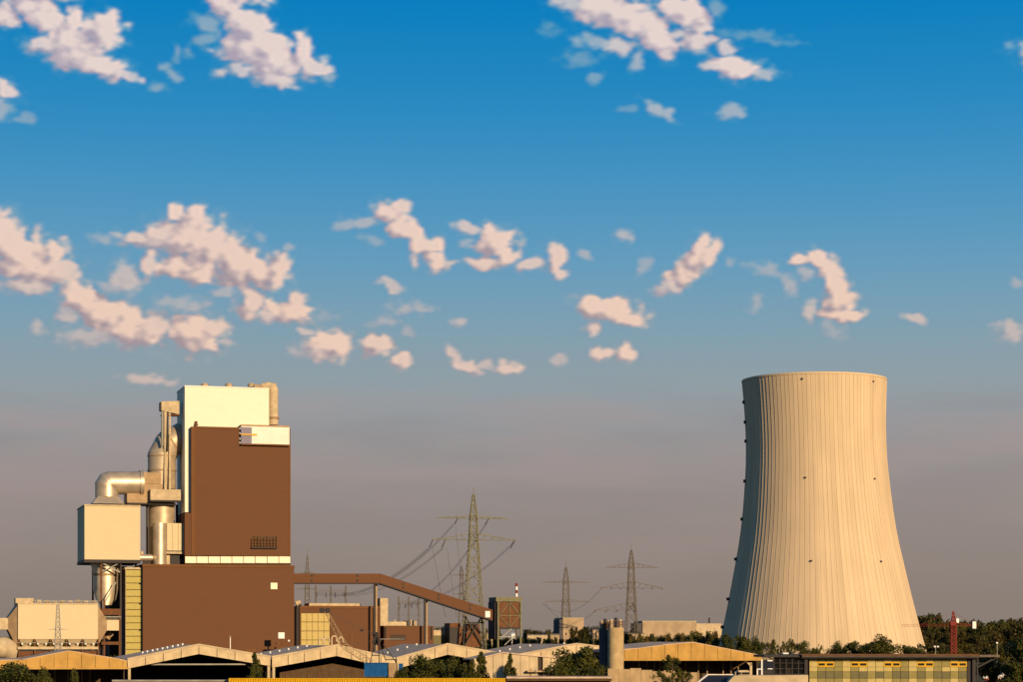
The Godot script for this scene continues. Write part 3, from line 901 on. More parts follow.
func coal_side(f: Frame):
	# ---- second brown hall with a glazed bay
	var base := Vector3(f.a(340, -24), 0, -40)
	var t := thing(f, "workshop_hall", "smaller brown hall with a square glazed bay beside the big brown hall", "building", base)
	slab(f, "wall", M.brown_cladding, t, base, [300, 609, 380.4, 700], -16, 40)
	slab(f, "parapet", M.brown_trim, t, base, [299.6, 606.8, 380.5, 609], -15.7, 40.6)
	slab(f, "rooflight", M.cream_trim, t, base, [309.5, 604.2, 361, 606.7], -24, 12)
	for i in 5:
		for j in 5:
			slab(f, "bay_pane", M.hall_glass, t, base, [301.4 + i * 5.75, 614.2 + j * 9.0, 306.8 + i * 5.75, 622.6 + j * 9.0], -15.6, 0.35)
	slab(f, "bay_frame", M.brown_board, t, base, [300.9, 613.6, 330.4, 660], -15.85, 0.14)
	slab(f, "door", M.brown_trim, t, base, [351, 633, 353, 660], -15.8, 0.15)
	base = Vector3(f.a(297, -6), 0, -6)
	t = thing(f, "downpipe_stack", "dark upright pipe in the slot between the two brown halls", "pipe", base)
	var m := Mb.new(base)
	m.tube([f.p(297.4, 700, -14), f.p(297.4, 609, -14), f.p(298.6, 605.5, -14), f.p(300.5, 604.5, -14)], [1.0, 1.0, 1.0, 1.2], 14)
	m.done("pipe", M.dark_steel, t)
	m = Mb.new(base)
	m.cyl(f.p(296, 604.8, -13), f.p(300.6, 602.4, -13), 1.3, 1.0, 14)
	m.done("hood", M.cream_trim, t)
	# ---- conveyor bridge
	base = f.p(376, 583.5, -14)
	t = thing(f, "conveyor_bridge", "long enclosed brown conveyor bridge sloping down right to the transfer tower", "conveyor", base)
	var z := -10.0
	var kz := -5.0
	m = Mb.new(base)
	m.prism([f.p(294, 574.4, z), f.p(380.5, 574.4, z), f.p(380.5, 583.6, z), f.p(294, 583.6, z)], Vector3(0, 0, kz))
	m.done("gallery", M.brown_cladding, t)
	m = Mb.new(base)
	m.prism([f.p(380.6, 574.4, z), f.p(496, 611.6, z), f.p(496, 621.8, z), f.p(380.6, 583.6, z)], Vector3(0, 0, kz))
	m.done("gallery", M.brown_cladding, t)
	m = Mb.new(base)
	m.prism([f.p(294, 583.7, z + 0.2), f.p(380.5, 583.7, z + 0.2), f.p(380.5, 584.7, z + 0.2), f.p(294, 584.7, z + 0.2)], Vector3(0, 0, kz - 0.4))
	m.done("girder", M.dark_steel, t)
	m = Mb.new(base)
	m.prism([f.p(380.6, 583.7, z + 0.2), f.p(496, 621.9, z + 0.2), f.p(496, 623.0, z + 0.2), f.p(380.6, 584.8, z + 0.2)], Vector3(0, 0, kz - 0.4))
	m.done("girder", M.dark_steel, t)
	for px in [312.2, 357.8]:
		for y in [575.2, 580.2]:
			slab(f, "joint_plate", M.dark_steel, t, base, [px - 1.1, y, px + 1.1, y + 2.2], z + 0.15, 0.14)
	for e in [[403.6, 586.0], [438.8, 597.4], [470.5, 607.6]]:
		slab(f, "joint_plate", M.dark_steel, t, base, [e[0] - 0.9, e[1] - 2.6, e[0] + 0.9, e[1] - 0.4], z + 0.15, 0.14)
		slab(f, "joint_plate", M.dark_steel, t, base, [e[0] - 0.9, e[1] + 1.2, e[0] + 0.9, e[1] + 3.4], z + 0.15, 0.14)
	slab(f, "hatch", M.white_paint, t, base, [485.8, 612, 490.6, 618.2], z + 0.3, 0.28, "small white hatch near the low end")
	for e in [[374.2, 584.8], [424.6, 599.8]]:
		slab(f, "trestle_leg", M.dark_steel, t, base, [e[0], e[1], e[0] + 1.5, 700], z - 0.6, 0.9)  # unlit left side of the post, painted as a dark leg
		slab(f, "trestle_leg", M.tan_metal, t, base, [e[0] + 1.9, e[1], e[0] + 3.4, 700], z - 3.4, 0.9)  # sunlit right side of the same post, painted tan
	# ---- transfer tower
	base = Vector3(f.a(508, -8), 0, -14)
	t = thing(f, "transfer_tower", "boxy brown transfer tower on a pale steel frame at the conveyor's low end", "tower", base)
	slab(f, "housing", M.rust_steel, t, base, [499.2, 603, 520.4, 628.2], -7, 12)
	slab(f, "head_beam", M.pylon_paint, t, base, [496.6, 598, 522.6, 602.4], -6.4, 13)
	slab(f, "left_wall", M.dark_steel, t, base, [495.4, 602.5, 498.2, 640], -8, 12)
	for px in [498.0, 520.6]:
		slab(f, "post", M.pylon_paint, t, base, [px, 602.5, px + 1.5, 700], -6.3, 0.8)
		slab(f, "post", M.pylon_paint, t, base, [px, 602.5, px + 1.2, 700], -19, 0.8)
	m = Mb.new(base)
	m.bar(f.p(500, 616, -6.7), f.p(509, 604.4, -6.7), 0.35)
	m.bar(f.p(520, 616, -6.7), f.p(511, 604.4, -6.7), 0.35)
	m.bar(f.p(510, 603, -6.7), f.p(510, 628, -6.7), 0.3)
	m.bar(f.p(500, 616.6, -6.6), f.p(520.4, 616.6, -6.6), 0.35)
	m.bar(f.p(500, 617, -6.7), f.p(509, 627, -6.7), 0.3)
	m.bar(f.p(520, 617, -6.7), f.p(511, 627, -6.7), 0.3)
	m.done("wall_brace", M.pylon_paint, t)
	m = Mb.new(base)
	m.bar(f.p(500, 640, -6.7), f.p(512, 629.6, -6.7), 0.4)
	m.bar(f.p(499.5, 637.6, -6.6), f.p(512.6, 637.6, -6.6), 0.45)
	m.bar(f.p(505, 646, -6.7), f.p(515, 636.6, -6.7), 0.4)
	m.done("leg_brace", M.galvanised, t)
	slab(f, "floor", M.dark_steel, t, base, [498.2, 628.3, 522, 630], -6.6, 13)
	# ---- cream column and low wall
	base = Vector3(f.a(394, -24), 0, -24)
	t = thing(f, "cream_annex", "cream block with one upright end rising beside the conveyor trestle", "building", base)
	slab(f, "upright", M.cream_trim, t, base, [380.6, 599, 388.4, 626.6], -15.4, 8)
	slab(f, "low_wall", M.cream_trim, t, base, [388.5, 622.6, 406.8, 626.6], -15.6, 8)
	slab(f, "dark_end", M.dark_steel, t, base, [407, 621.6, 409, 626.6], -15.8, 6)
	slab(f, "roof_stub", M.cream_trim, t, base, [394.6, 620.6, 395.8, 622.5], -18, 0.8)
	base = Vector3(f.a(408, -20), 0, -22)
	t = thing(f, "brown_shed", "low brown shed with dark louvres below the conveyor's bend", "shed", base)
	slab(f, "wall", M.brown_cladding, t, base, [384.5, 627.6, 434, 700], -14.8, 14)
	slab(f, "roof_edge", M.brown_trim, t, base, [384.2, 626.7, 434.3, 627.6], -14.6, 14.4)
	for i in 4:
		slab(f, "louvre", M.dark_steel, t, base, [391, 635.6 + i * 1.5, 406.4, 636.5 + i * 1.5], -14.5, 0.25)
	for i in 3:
		slab(f, "roof_drum", M.cream_trim, t, base, [411.0 + i * 2.2, 620.6 + i * 0.6, 412.6 + i * 2.2, 626.6], -22, 1.2)
	for i in 2:
		m = Mb.new(base)
		m.bar(f.p(432 - i * 46, 640, -14.4), f.p(432 - i * 46, 627.8, -14.4), 0.5)
		m.done("downpipe", M.dark_steel, t)
	# ---- bits beyond, between shed and transfer tower
	base = Vector3(f.a(441, -30), 0, -32)
	t = thing(f, "cream_store", "low cream store with stepped roof right of the brown shed", "building", base)
	slab(f, "wall", M.cream_trim, t, base, [433, 631, 450, 636.4], -30, 12)
	for i in 4:
		slab(f, "roof_step", M.cream_trim, t, base, [440.4 + i * 2.6, 629.4 - i * 0.9, 442.2 + i * 2.6, 630.9], -30.5, 4)
	slab(f, "base_wall", M.olive_dark, t, base, [434, 636.5, 450, 700], -30, 11)
	base = Vector3(f.a(456, -24), 0, -26)
	t = thing(f, "dark_bunker", "dark boxy bunker with rusty top left of the tall pylon's feet", "bunker", base)
	slab(f, "wall", M.dark_steel, t, base, [450.2, 628.4, 459.6, 700], -22, 10)
	slab(f, "rusty_top", M.rust_steel, t, base, [450.2, 624, 461, 628.3], -21.8, 10.4)
	slab(f, "rusty_side", M.rust_steel, t, base, [459.8, 628.4, 462.4, 700], -22.2, 10)
	base = Vector3(f.a(473, -20), 0, -22)
	t = thing(f, "hopper_frame", "rusty braced hopper shed standing at the tall pylon's feet", "shed", base)
	m = Mb.new(base)
	m.prism([f.p(466, 648, -18), f.p(482.4, 648, -18), f.p(479.6, 624.5, -18), f.p(468, 624.5, -18)], Vector3(0, 0, -8))
	m.done("hopper_wall", M.rust_steel, t)
	m = Mb.new(base)
	for e in [[463.6, 648, 465.8, 617], [484.6, 648, 482.2, 617], [464, 623.4, 484.4, 623.4], [465.8, 617.4, 484, 648], [482.2, 617.4, 464, 648], [466, 634, 474.4, 624], [482, 634, 474.4, 624]]:
		m.bar(f.p(e[0], e[1], -16.6), f.p(e[2], e[3], -16.6), 0.55)
	m.done("frame", M.dark_steel, t)
	# ---- floodlight board before the brown wall
	base = Vector3(f.a(282, 14), 0, 14)
	t = thing(f, "floodlight_mast", "white floodlight board on a pole throwing a shadow on the brown wall", "light mast", base)
	slab(f, "board", M.white_paint, t, base, [278.6, 633.4, 284.8, 639.4], 14, 0.8)
	slab(f, "pole", M.rust_steel, t, base, [281.6, 639.5, 282.6, 700], 13.7, 0.4)
	slab(f, "shadow_platform", M.rust_steel, t, base, [277, 643.6, 289, 645], 14.5, 2.5)
	slab(f, "shadow_platform", M.rust_steel, t, base, [276, 647.6, 291, 650], 14.5, 2.5)  # wide platform added to enlarge the shadow on the brown wall
	slab(f, "small_lamp", M.white_paint, t, base, [288.4, 640.8, 290, 642.4], 13.8, 0.5)
	# ---- slim mast before the filter house
	base = f.p(58, 652, 95)
	base.y = 0
	t = thing(f, "lattice_mast", "slim lattice mast with short crossarm in front of the cream filter house", "mast", base)
	m = Mb.new(base)
	var w0 := 1.15
	var foot := f.p(58, 655, 95)
	foot.y = 0.0
	var head := f.p(58, 605, 95)
	lattice(m, foot, head, w0 * 1.4, 0.45, 12, 0.16)
	m.done("lattice", M.galvanised, t)
	m = Mb.new(base)
	m.bar(f.p(49.5, 630.4, 95), f.p(67.5, 630.4, 95), 0.24)
	m.bar(f.p(52, 630.6, 95), f.p(58, 628.2, 95), 0.16)
	m.bar(f.p(65, 630.6, 95), f.p(58, 628.2, 95), 0.16)
	m.done("cross_arm", M.galvanised, t)

# a square lattice mast tapering from half width w0 to w1
func lattice(m: Mb, p0: Vector3, p1: Vector3, w0: float, w1: float, n: int, bar: float):
	var c := [Vector3(-1, 0, -1), Vector3(1, 0, -1), Vector3(1, 0, 1), Vector3(-1, 0, 1)]
	for k in 4:
		m.bar(p0 + c[k] * w0, p1 + c[k] * w1, bar * 1.5)
	# panels get shorter towards the top with the width
	var s := [0.0]
	var total := 0.0
	for i in n:
		total += lerpf(w0, w1, float(i) / n) + 0.25 * w0
	var acc := 0.0
	for i in n:
		acc += lerpf(w0, w1, float(i) / n) + 0.25 * w0
		s.append(acc / total)
	for i in n:
		var a: float = s[i]
		var b: float = s[i + 1]
		for k in 4:
			var j := (k + 1) % 4
			m.bar(p0.lerp(p1, a) + c[k] * lerpf(w0, w1, a), p0.lerp(p1, b) + c[j] * lerpf(w0, w1, b), bar)
			m.bar(p0.lerp(p1, a) + c[j] * lerpf(w0, w1, a), p0.lerp(p1, b) + c[k] * lerpf(w0, w1, b), bar)
			if i % 2 == 0:
				m.bar(p0.lerp(p1, b) + c[k] * lerpf(w0, w1, b), p0.lerp(p1, b) + c[j] * lerpf(w0, w1, b), bar)
# ---------------------------------------------------------------- low halls in the foreground
func strip(m: Mb, poly: Array, depth: float):
	m.prism(poly, Vector3(0, 0, -depth))

# an open-fronted hall: two roof slopes, a fascia band of panels that follows the gable, columns and a dark back wall
func open_hall(f: Frame, e: Dictionary):
	var z: float = e.z
	var left: Vector3 = f.p(e.x0, e.y0, z)
	var ridge: Vector3 = f.p(e.xr, e.yr, z)
	var right: Vector3 = f.p(e.x1, e.y1, z)
	var base := Vector3(ridge.x, 0, z - 2)
	var t := thing(f, "open_hall", e.label, "hall", base, "low gabled halls in front of the power station")
	var band: float = e.band
	var long: float = e.long
	for s in [[left, ridge, e.n0], [ridge, right, e.n1]]:
		var a: Vector3 = s[0]
		var b: Vector3 = s[1]
		var n: int = s[2]
		for i in n:
			var g := 0.05 / a.distance_to(b)
			var q0 := a.lerp(b, float(i) / n + g)
			var q1 := a.lerp(b, float(i + 1) / n - g)
			var m := Mb.new(base)
			strip(m, [q0, q1, q1 - Vector3(0, band, 0), q0 - Vector3(0, band, 0)], 0.12)
			m.done("fascia_panel", M.fascia, t)
		var m2 := Mb.new(base)
		var back := Vector3(0, 0, -0.13)
		strip(m2, [a + back + Vector3(0, 0.12, 0), b + back + Vector3(0, 0.12, 0), b + back - Vector3(0, 0.25, 0), a + back - Vector3(0, 0.25, 0)], long)
		m2.done("roof_slope", M.roof_felt, t)
		m2 = Mb.new(base)
		strip(m2, [a + Vector3(0, 0.3, 0.02), b + Vector3(0, 0.3, 0.02), b + Vector3(0, 0.02, 0.02), a + Vector3(0, 0.02, 0.02)], 0.14)
		m2.done("verge_trim", M.cream_trim, t)
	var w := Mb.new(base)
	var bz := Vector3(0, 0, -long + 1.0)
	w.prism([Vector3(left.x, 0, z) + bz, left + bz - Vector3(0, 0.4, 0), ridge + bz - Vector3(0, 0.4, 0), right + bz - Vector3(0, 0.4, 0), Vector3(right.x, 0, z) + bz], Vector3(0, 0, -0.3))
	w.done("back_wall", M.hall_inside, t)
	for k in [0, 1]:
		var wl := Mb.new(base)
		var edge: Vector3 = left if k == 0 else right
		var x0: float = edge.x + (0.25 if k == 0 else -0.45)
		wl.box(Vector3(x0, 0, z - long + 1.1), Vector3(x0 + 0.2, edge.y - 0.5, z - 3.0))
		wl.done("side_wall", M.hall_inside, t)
	for px in e.columns:
		slab(f, "column", M.cream_trim, t, base, [px - 1.3, 664, px + 1.3, 760], z - 0.25, 0.35)
	if e.has("beam"):
		slab(f, "tie_beam", M.galvanised, t, base, e.beam, z - 1.2, 0.2)
	if e.has("inner"):
		var q: Array = e.inner
		var im := Mb.new(base)
		var poly := []
		for p in q: poly.append(f.p(p[0], p[1], z - 2.4))
		poly.append(Vector3(poly[-1].x, 0, z - 2.4))
		poly.append(Vector3(poly[0].x, 0, z - 2.4))
		im.prism(poly, Vector3(0, 0, -0.25))
		im.done("boarded_wall", M.brown_board, t)
		for i in int((q[-1][0] - q[0][0]) / 11.0):
			slab(f, "wall_post", M.rust_steel, t, base, [q[0][0] + 6 + i * 11.0, 672.5, q[0][0] + 6.7 + i * 11.0, 760], z - 2.3, 0.09)
	# small caps along the ridge and verge
	for k in e.caps:
		var a: Vector3 = left.lerp(ridge, float(k)) + Vector3(0, 0.12, -e.long * 0.55)
		var m := Mb.new(base)
		m.cyl(a, a + Vector3(0, 0.32, 0), 0.12, 0.17, 8)
		m.done("roof_cap", M.white_paint, t)
	for k in e.get("right_caps", []):
		var a: Vector3 = ridge.lerp(right, float(k)) + Vector3(0, 0.12, -e.long * 0.3)
		var m := Mb.new(base)
		m.cyl(a, a + Vector3(0, 0.32, 0), 0.12, 0.17, 8)
		m.done("roof_cap", M.white_paint, t)

# a hall whose gable is clad with ochre sheets down to a level edge above an open, shaded front
func ochre_hall(f: Frame, e: Dictionary):
	var z: float = e.z
	var base := Vector3(f.p(e.xr, 660, z).x, 0, z - 2)
	var t := thing(f, "ochre_hall", e.label, "hall", base, "ochre-clad gabled halls")
	var top := []
	for p in e.top: top.append(f.p(p[0], p[1], z))
	var low: float = f.p(e.xr, e.low, z).y
	var x: float = top[0].x
	var pitch := 2.1
	while x < top[-1].x - 0.05:
		var x1 := minf(x + pitch, top[-1].x)
		var poly := [Vector3(x + 0.03, low, z), Vector3(x1 - 0.03, low, z), Vector3(x1 - 0.03, line_at(top, x1 - 0.03), z)]
		for p in top:
			if p.x > x + 0.1 and p.x < x1 - 0.1: poly.append(Vector3(p.x, p.y, z))
		poly.append(Vector3(x + 0.03, line_at(top, x + 0.03), z))
		var m := Mb.new(base)
		strip(m, poly, 0.1)
		m.done("cladding_sheet", M.ochre_sheet, t)
		x = x1
	for i in top.size() - 1:
		var m := Mb.new(base)
		var dn := Vector3(0, -0.3, -0.12)
		strip(m, [top[i] + Vector3(0, 0.1, -0.12), top[i + 1] + Vector3(0, 0.1, -0.12), top[i + 1] + dn, top[i] + dn], e.long)
		m.done("roof_slope", M.roof_felt, t)
	box_part("lintel", M.ochre_sheet, t, base, Vector3(top[0].x - 0.1, low - 0.25, z - 0.5), Vector3(top[-1].x + 0.1, low - 0.01, z + 0.06))
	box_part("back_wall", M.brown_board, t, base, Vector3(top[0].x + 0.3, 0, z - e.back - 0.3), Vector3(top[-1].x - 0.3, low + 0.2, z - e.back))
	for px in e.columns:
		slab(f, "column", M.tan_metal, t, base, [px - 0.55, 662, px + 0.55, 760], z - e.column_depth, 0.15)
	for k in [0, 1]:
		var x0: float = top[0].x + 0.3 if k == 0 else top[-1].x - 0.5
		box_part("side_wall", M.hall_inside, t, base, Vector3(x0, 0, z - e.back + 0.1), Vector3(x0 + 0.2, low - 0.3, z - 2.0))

func line_at(pts: Array, x: float) -> float:
	for i in pts.size() - 1:
		if x <= pts[i + 1].x:
			return lerpf(pts[i].y, pts[i + 1].y, clampf((x - pts[i].x) / (pts[i + 1].x - pts[i].x), 0, 1))
	return pts[-1].y

func yard():
	var f := Frame.new(126.0, 350.0, 13.0)
	ochre_hall(f, {"z": 5.0, "xr": 70.0, "top": [[-30, 662], [22, 661], [69, 652], [118, 660], [127.4, 662]], "low": 668.6, "long": 40.0, "columns": [47, 55, 68, 82, 90], "column_depth": 13.0, "back": 16.0, "label": "ochre-clad gable at the left edge below the cream filter house"})
	open_hall(f, {"z": 0.0, "x0": 127.6, "y0": 661, "xr": 199, "yr": 646.4, "x1": 271, "y1": 658.6, "band": 1.36, "long": 46.0, "n0": 4, "n1": 4, "columns": [129.5, 269], "beam": [141, 664.6, 246, 666], "caps": [0.35, 0.42, 0.5, 0.57, 0.65, 0.72, 0.8, 0.88, 0.95], "label": "open hall with thin level tie beam, left of the floodlight board"})
	open_hall(f, {"z": -0.5, "x0": 272, "y0": 658.8, "xr": 337, "yr": 647, "x1": 396, "y1": 660.5, "band": 1.6, "long": 44.0, "n0": 4, "n1": 4, "columns": [274, 394], "inner": [[280, 673.5], [333, 664.5], [372, 672], [388, 675]], "caps": [0.1, 0.25, 0.4, 0.55, 0.7, 0.85], "label": "gabled hall with boarded inner wall left of the blue crane"})
	open_hall(f, {"z": -1.0, "x0": 397, "y0": 660, "xr": 448, "yr": 645.8, "x1": 505, "y1": 656, "band": 1.6, "long": 42.0, "n0": 4, "n1": 3, "columns": [399, 465.5], "caps": [0.1, 0.3, 0.5, 0.7, 0.9], "label": "gabled hall partly hidden by bushes right of the blue crane"})
	open_hall(f, {"z": -1.5, "x0": 506, "y0": 659, "xr": 577, "yr": 645.6, "x1": 640, "y1": 653, "band": 1.55, "long": 42.0, "n0": 4, "n1": 4, "columns": [508, 600], "caps": [0.05, 0.2, 0.35, 0.5, 0.65, 0.8], "right_caps": [0.1, 0.3], "label": "gabled hall behind the big bush and the two silos"})
	# ---- low cream annex in front of the gables
	var base := Vector3(f.a(505, 8), 0, 4)
	var t := thing(f, "cream_annex_hall", "low cream annex with shallow gable and a dark door slit", "hall", base)
	var top := [[474, 660.5], [503, 653.6], [528, 656], [560, 659]]
	var z := 8.0
	var seams := [474.0, 484.0, 493.5, 503.0, 512.0, 521.0, 530.0, 538.6]
	var line := []
	for p in top: line.append(f.p(p[0], p[1], z))
	for i in seams.size() - 1:
		var a := f.p(seams[i], 660, z).x + 0.03
		var b := f.p(seams[i + 1], 660, z).x - 0.03
		var m := Mb.new(base)
		strip(m, [Vector3(a, 0, z), Vector3(b, 0, z), Vector3(b, line_at(line, b), z), Vector3(a, line_at(line, a), z)], 0.25)
		m.done("wall_panel", M.cream_trim, t)
	for s in [[543.2, 551.5], [551.6, 560.0]]:
		var a := f.p(s[0], 660, z).x + 0.03
		var b := f.p(s[1], 660, z).x - 0.03
		var m := Mb.new(base)
		strip(m, [Vector3(a, 0, z), Vector3(b, 0, z), Vector3(b, line_at(line, b), z), Vector3(a, line_at(line, a), z)], 0.25)
		m.done("wall_panel", M.cream_trim, t)
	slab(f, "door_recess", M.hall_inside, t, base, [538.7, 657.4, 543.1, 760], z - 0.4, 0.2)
	for i in 3:
		var m := Mb.new(base)
		var bk := Vector3(0, 0, -0.28)
		strip(m, [line[i] + bk + Vector3(0, 0.1, 0.5), line[i + 1] + bk + Vector3(0, 0.1, 0.5), line[i + 1] + bk + Vector3(0, -0.1, 0.5), line[i] + bk + Vector3(0, -0.1, 0.5)], 8.5)
		m.done("roof_slope", M.roof_felt, t)
	slab(f, "loading_ledge", M.concrete, t, base, [528, 671.6, 556, 673], z + 1.2, 1.1)
	slab(f, "lamp_post", M.galvanised, t, base, [536.4, 667.6, 537.0, 760], z + 1.6, 0.1)
	# ---- hooded vent pipes on the second open hall's ridge
	for e in [[321.5, 640.0, 3.4, "leftmost"], [327.0, 638.0, 3.6, "second from left"], [334.5, 637.4, 3.8, "third from left"], [341.0, 638.4, 3.4, "rightmost"]]:
		var c := f.p(e[0], e[1] + 2, -12)
		var foot := Vector3(c.x, f.p(335, 649.5, -12).y, -12)
		var vt := thing(f, "vent_hood", "bright bent vent pipe on the hall roof, %s of four" % e[3], "vent", foot, "bent vent pipes on the hall roof")
		var m := Mb.new(foot)
		var r: float = e[2] * 0.11
		var pts := [Vector3(c.x - r, foot.y, -12)]
		var rad := [0.13]
		for i in 7:
			var a := PI * i / 6.0
			pts.append(c + Vector3(-cos(a) * r, sin(a) * r, 0))
			rad.append(0.13)
		pts.append(c + Vector3(r, -0.5, 0))
		rad.append(0.16)
		m.tube(pts, rad, 12)
		m.done("bend", M.cream_trim, vt)
		m = Mb.new(foot)
		m.cyl(foot + Vector3(-r, 0, 0), foot + Vector3(-r, 0.5, 0), 0.26, 0.2, 12)
		m.done("collar", M.dark_steel, vt)
	base = Vector3(f.a(230.5, -8), 0, -8)
	t = thing(f, "roof_pole", "thin pale pole rising above the first open hall's right slope", "pole", base)
	slab(f, "pole", M.white_paint, t, base, [230.2, 638.6, 230.9, 652.5], -8, 0.12)
	slab(f, "pole_cap", M.tan_metal, t, base, [229.8, 636.8, 231.3, 638.6], -7.95, 0.22)
	blue_crane()
	silos_and_right()

func beam_lattice(m: Mb, p0: Vector3, p1: Vector3, w0: float, w1: float, n: int, bar: float):
	var d := (p1 - p0).normalized()
	var s := d.cross(Vector3.FORWARD).normalized()
	var u := d.cross(s).normalized()
	var c := [s + u, s - u, -s - u, -s + u]
	for k in 4: m.bar(p0 + c[k] * w0, p1 + c[k] * w1, bar * 1.3)
	for i in n:
		var a := float(i) / n
		var b := float(i + 1) / n
		for k in 4:
			var j := (k + 1) % 4
			m.bar(p0.lerp(p1, a) + c[k if i % 2 else j] * lerpf(w0, w1, a), p0.lerp(p1, b) + c[j if i % 2 else k] * lerpf(w0, w1, b), bar)

func wire(m: Mb, a: Vector3, b: Vector3, sag: float, r: float, n := 14):
	var last := a
	for i in range(1, n + 1):
		var t := float(i) / n
		var p := a.lerp(b, t) - Vector3(0, sag * 4.0 * t * (1.0 - t), 0)
		m.bar(last, p, r)
		last = p

func blue_crane():
	var f := Frame.new(512.0, 0.0, 0.0)
	var z := -322.0
	var base := Vector3(f.a(378, z), 0, z)
	var t := thing(f, "blue_crane", "blue cabined harbour crane with thin boom reaching up to the left", "crane", base)
	var cab := slab(f, "cabin", M.blue_paint, t, base, [364.6, 664.6, 387.6, 677.6], z, 3.2)
	slab(f, "roof_lip", M.blue_paint, cab, base, [364.2, 663.8, 388, 664.5], z + 0.1, 3.4)
	slab(f, "machine_house", M.tan_metal, t, base, [388.9, 664.2, 396.8, 678.4], z - 0.2, 2.8, "tan rear part of the crane body")
	slab(f, "counterweight", M.blue_paint, t, base, [399, 664.6, 402.6, 676], z - 0.6, 2.4)
	slab(f, "turntable", M.dark_steel, t, base, [366, 678.5, 401, 682.5], z - 0.3, 2.6)
	for e in [[369, 0.0], [396, 0.0], [369, -2.4], [396, -2.4]]:
		slab(f, "portal_leg", M.blue_paint, t, base, [e[0] - 1.2, 682.6, e[0] + 1.2, 800], z - 0.4 + e[1], 0.4)
	var m := Mb.new(base)
	for e in [[370.6, 663.8, 374.6, 644], [379.6, 663.8, 379.2, 644], [386.4, 661.6, 380.0, 646], [396.6, 663.4, 383.6, 645], [371.8, 656.4, 379.4, 656.4], [386, 660.6, 396.2, 660.6]]:
		m.bar(f.p(e[0], e[1], z - 1.0), f.p(e[2], e[3], z - 1.0), 0.13)
		m.bar(f.p(e[0], e[1], z - 2.2), f.p(e[2], e[3], z - 2.2), 0.10)
	m.done("gantry_frame", M.dark_steel, t)
	m = Mb.new(base)
	for i in 9:
		var a := f.p(374.4 + (i * 29 % 7) * 0.9, 634.5 + i * 1.2, z - 1.0 - (i % 3) * 0.5)
		m.box(a - Vector3(0.28, 0.14, 0.3), a + Vector3(0.28, 0.16, 0.3))
	m.cyl(f.p(377.4, 646, z - 1.6), f.p(377.4, 633, z - 1.6), 0.3, 0.22, 10)
	m.done("mast_head", M.dark_steel, t)
	slab(f, "jib_strut", M.galvanised, t, base, [380, 639.6, 405, 640.3], z - 1.2, 0.1)
	m = Mb.new(base)
	beam_lattice(m, f.p(372, 664.5, z - 0.6), f.p(345, 647, z - 0.6), 0.42, 0.42, 8, 0.075)
	beam_lattice(m, f.p(345, 647, z - 0.6), f.p(326.5, 612.5, z - 0.6), 0.42, 0.2, 12, 0.06)
	m.done("boom", M.tan_metal, t)
	for px in [322.2, 327.8]:
		m = Mb.new(base)
		m.cyl(f.p(px, 611.2, z - 0.3), f.p(px, 611.2, z - 0.9), 0.4, 0.4, 16)
		m.done("sheave", M.dark_steel, t)
	m = Mb.new(base)
	wire(m, f.p(376.6, 634.5, z - 1.0), f.p(327.6, 611, z - 0.5), 0.25, 0.045, 8)
	wire(m, f.p(376.6, 637, z - 1.3), f.p(327.6, 612, z - 0.7), 0.4, 0.045, 8)
	wire(m, f.p(376.6, 640, z - 1.0), f.p(345, 647, z - 0.6), 0.1, 0.04, 6)
	m.done("cable", M.wire, t)
	slab(f, "cable_block", M.dark_steel, t, base, [360.4, 630.0, 363.4, 632.4], z - 0.9, 0.3)

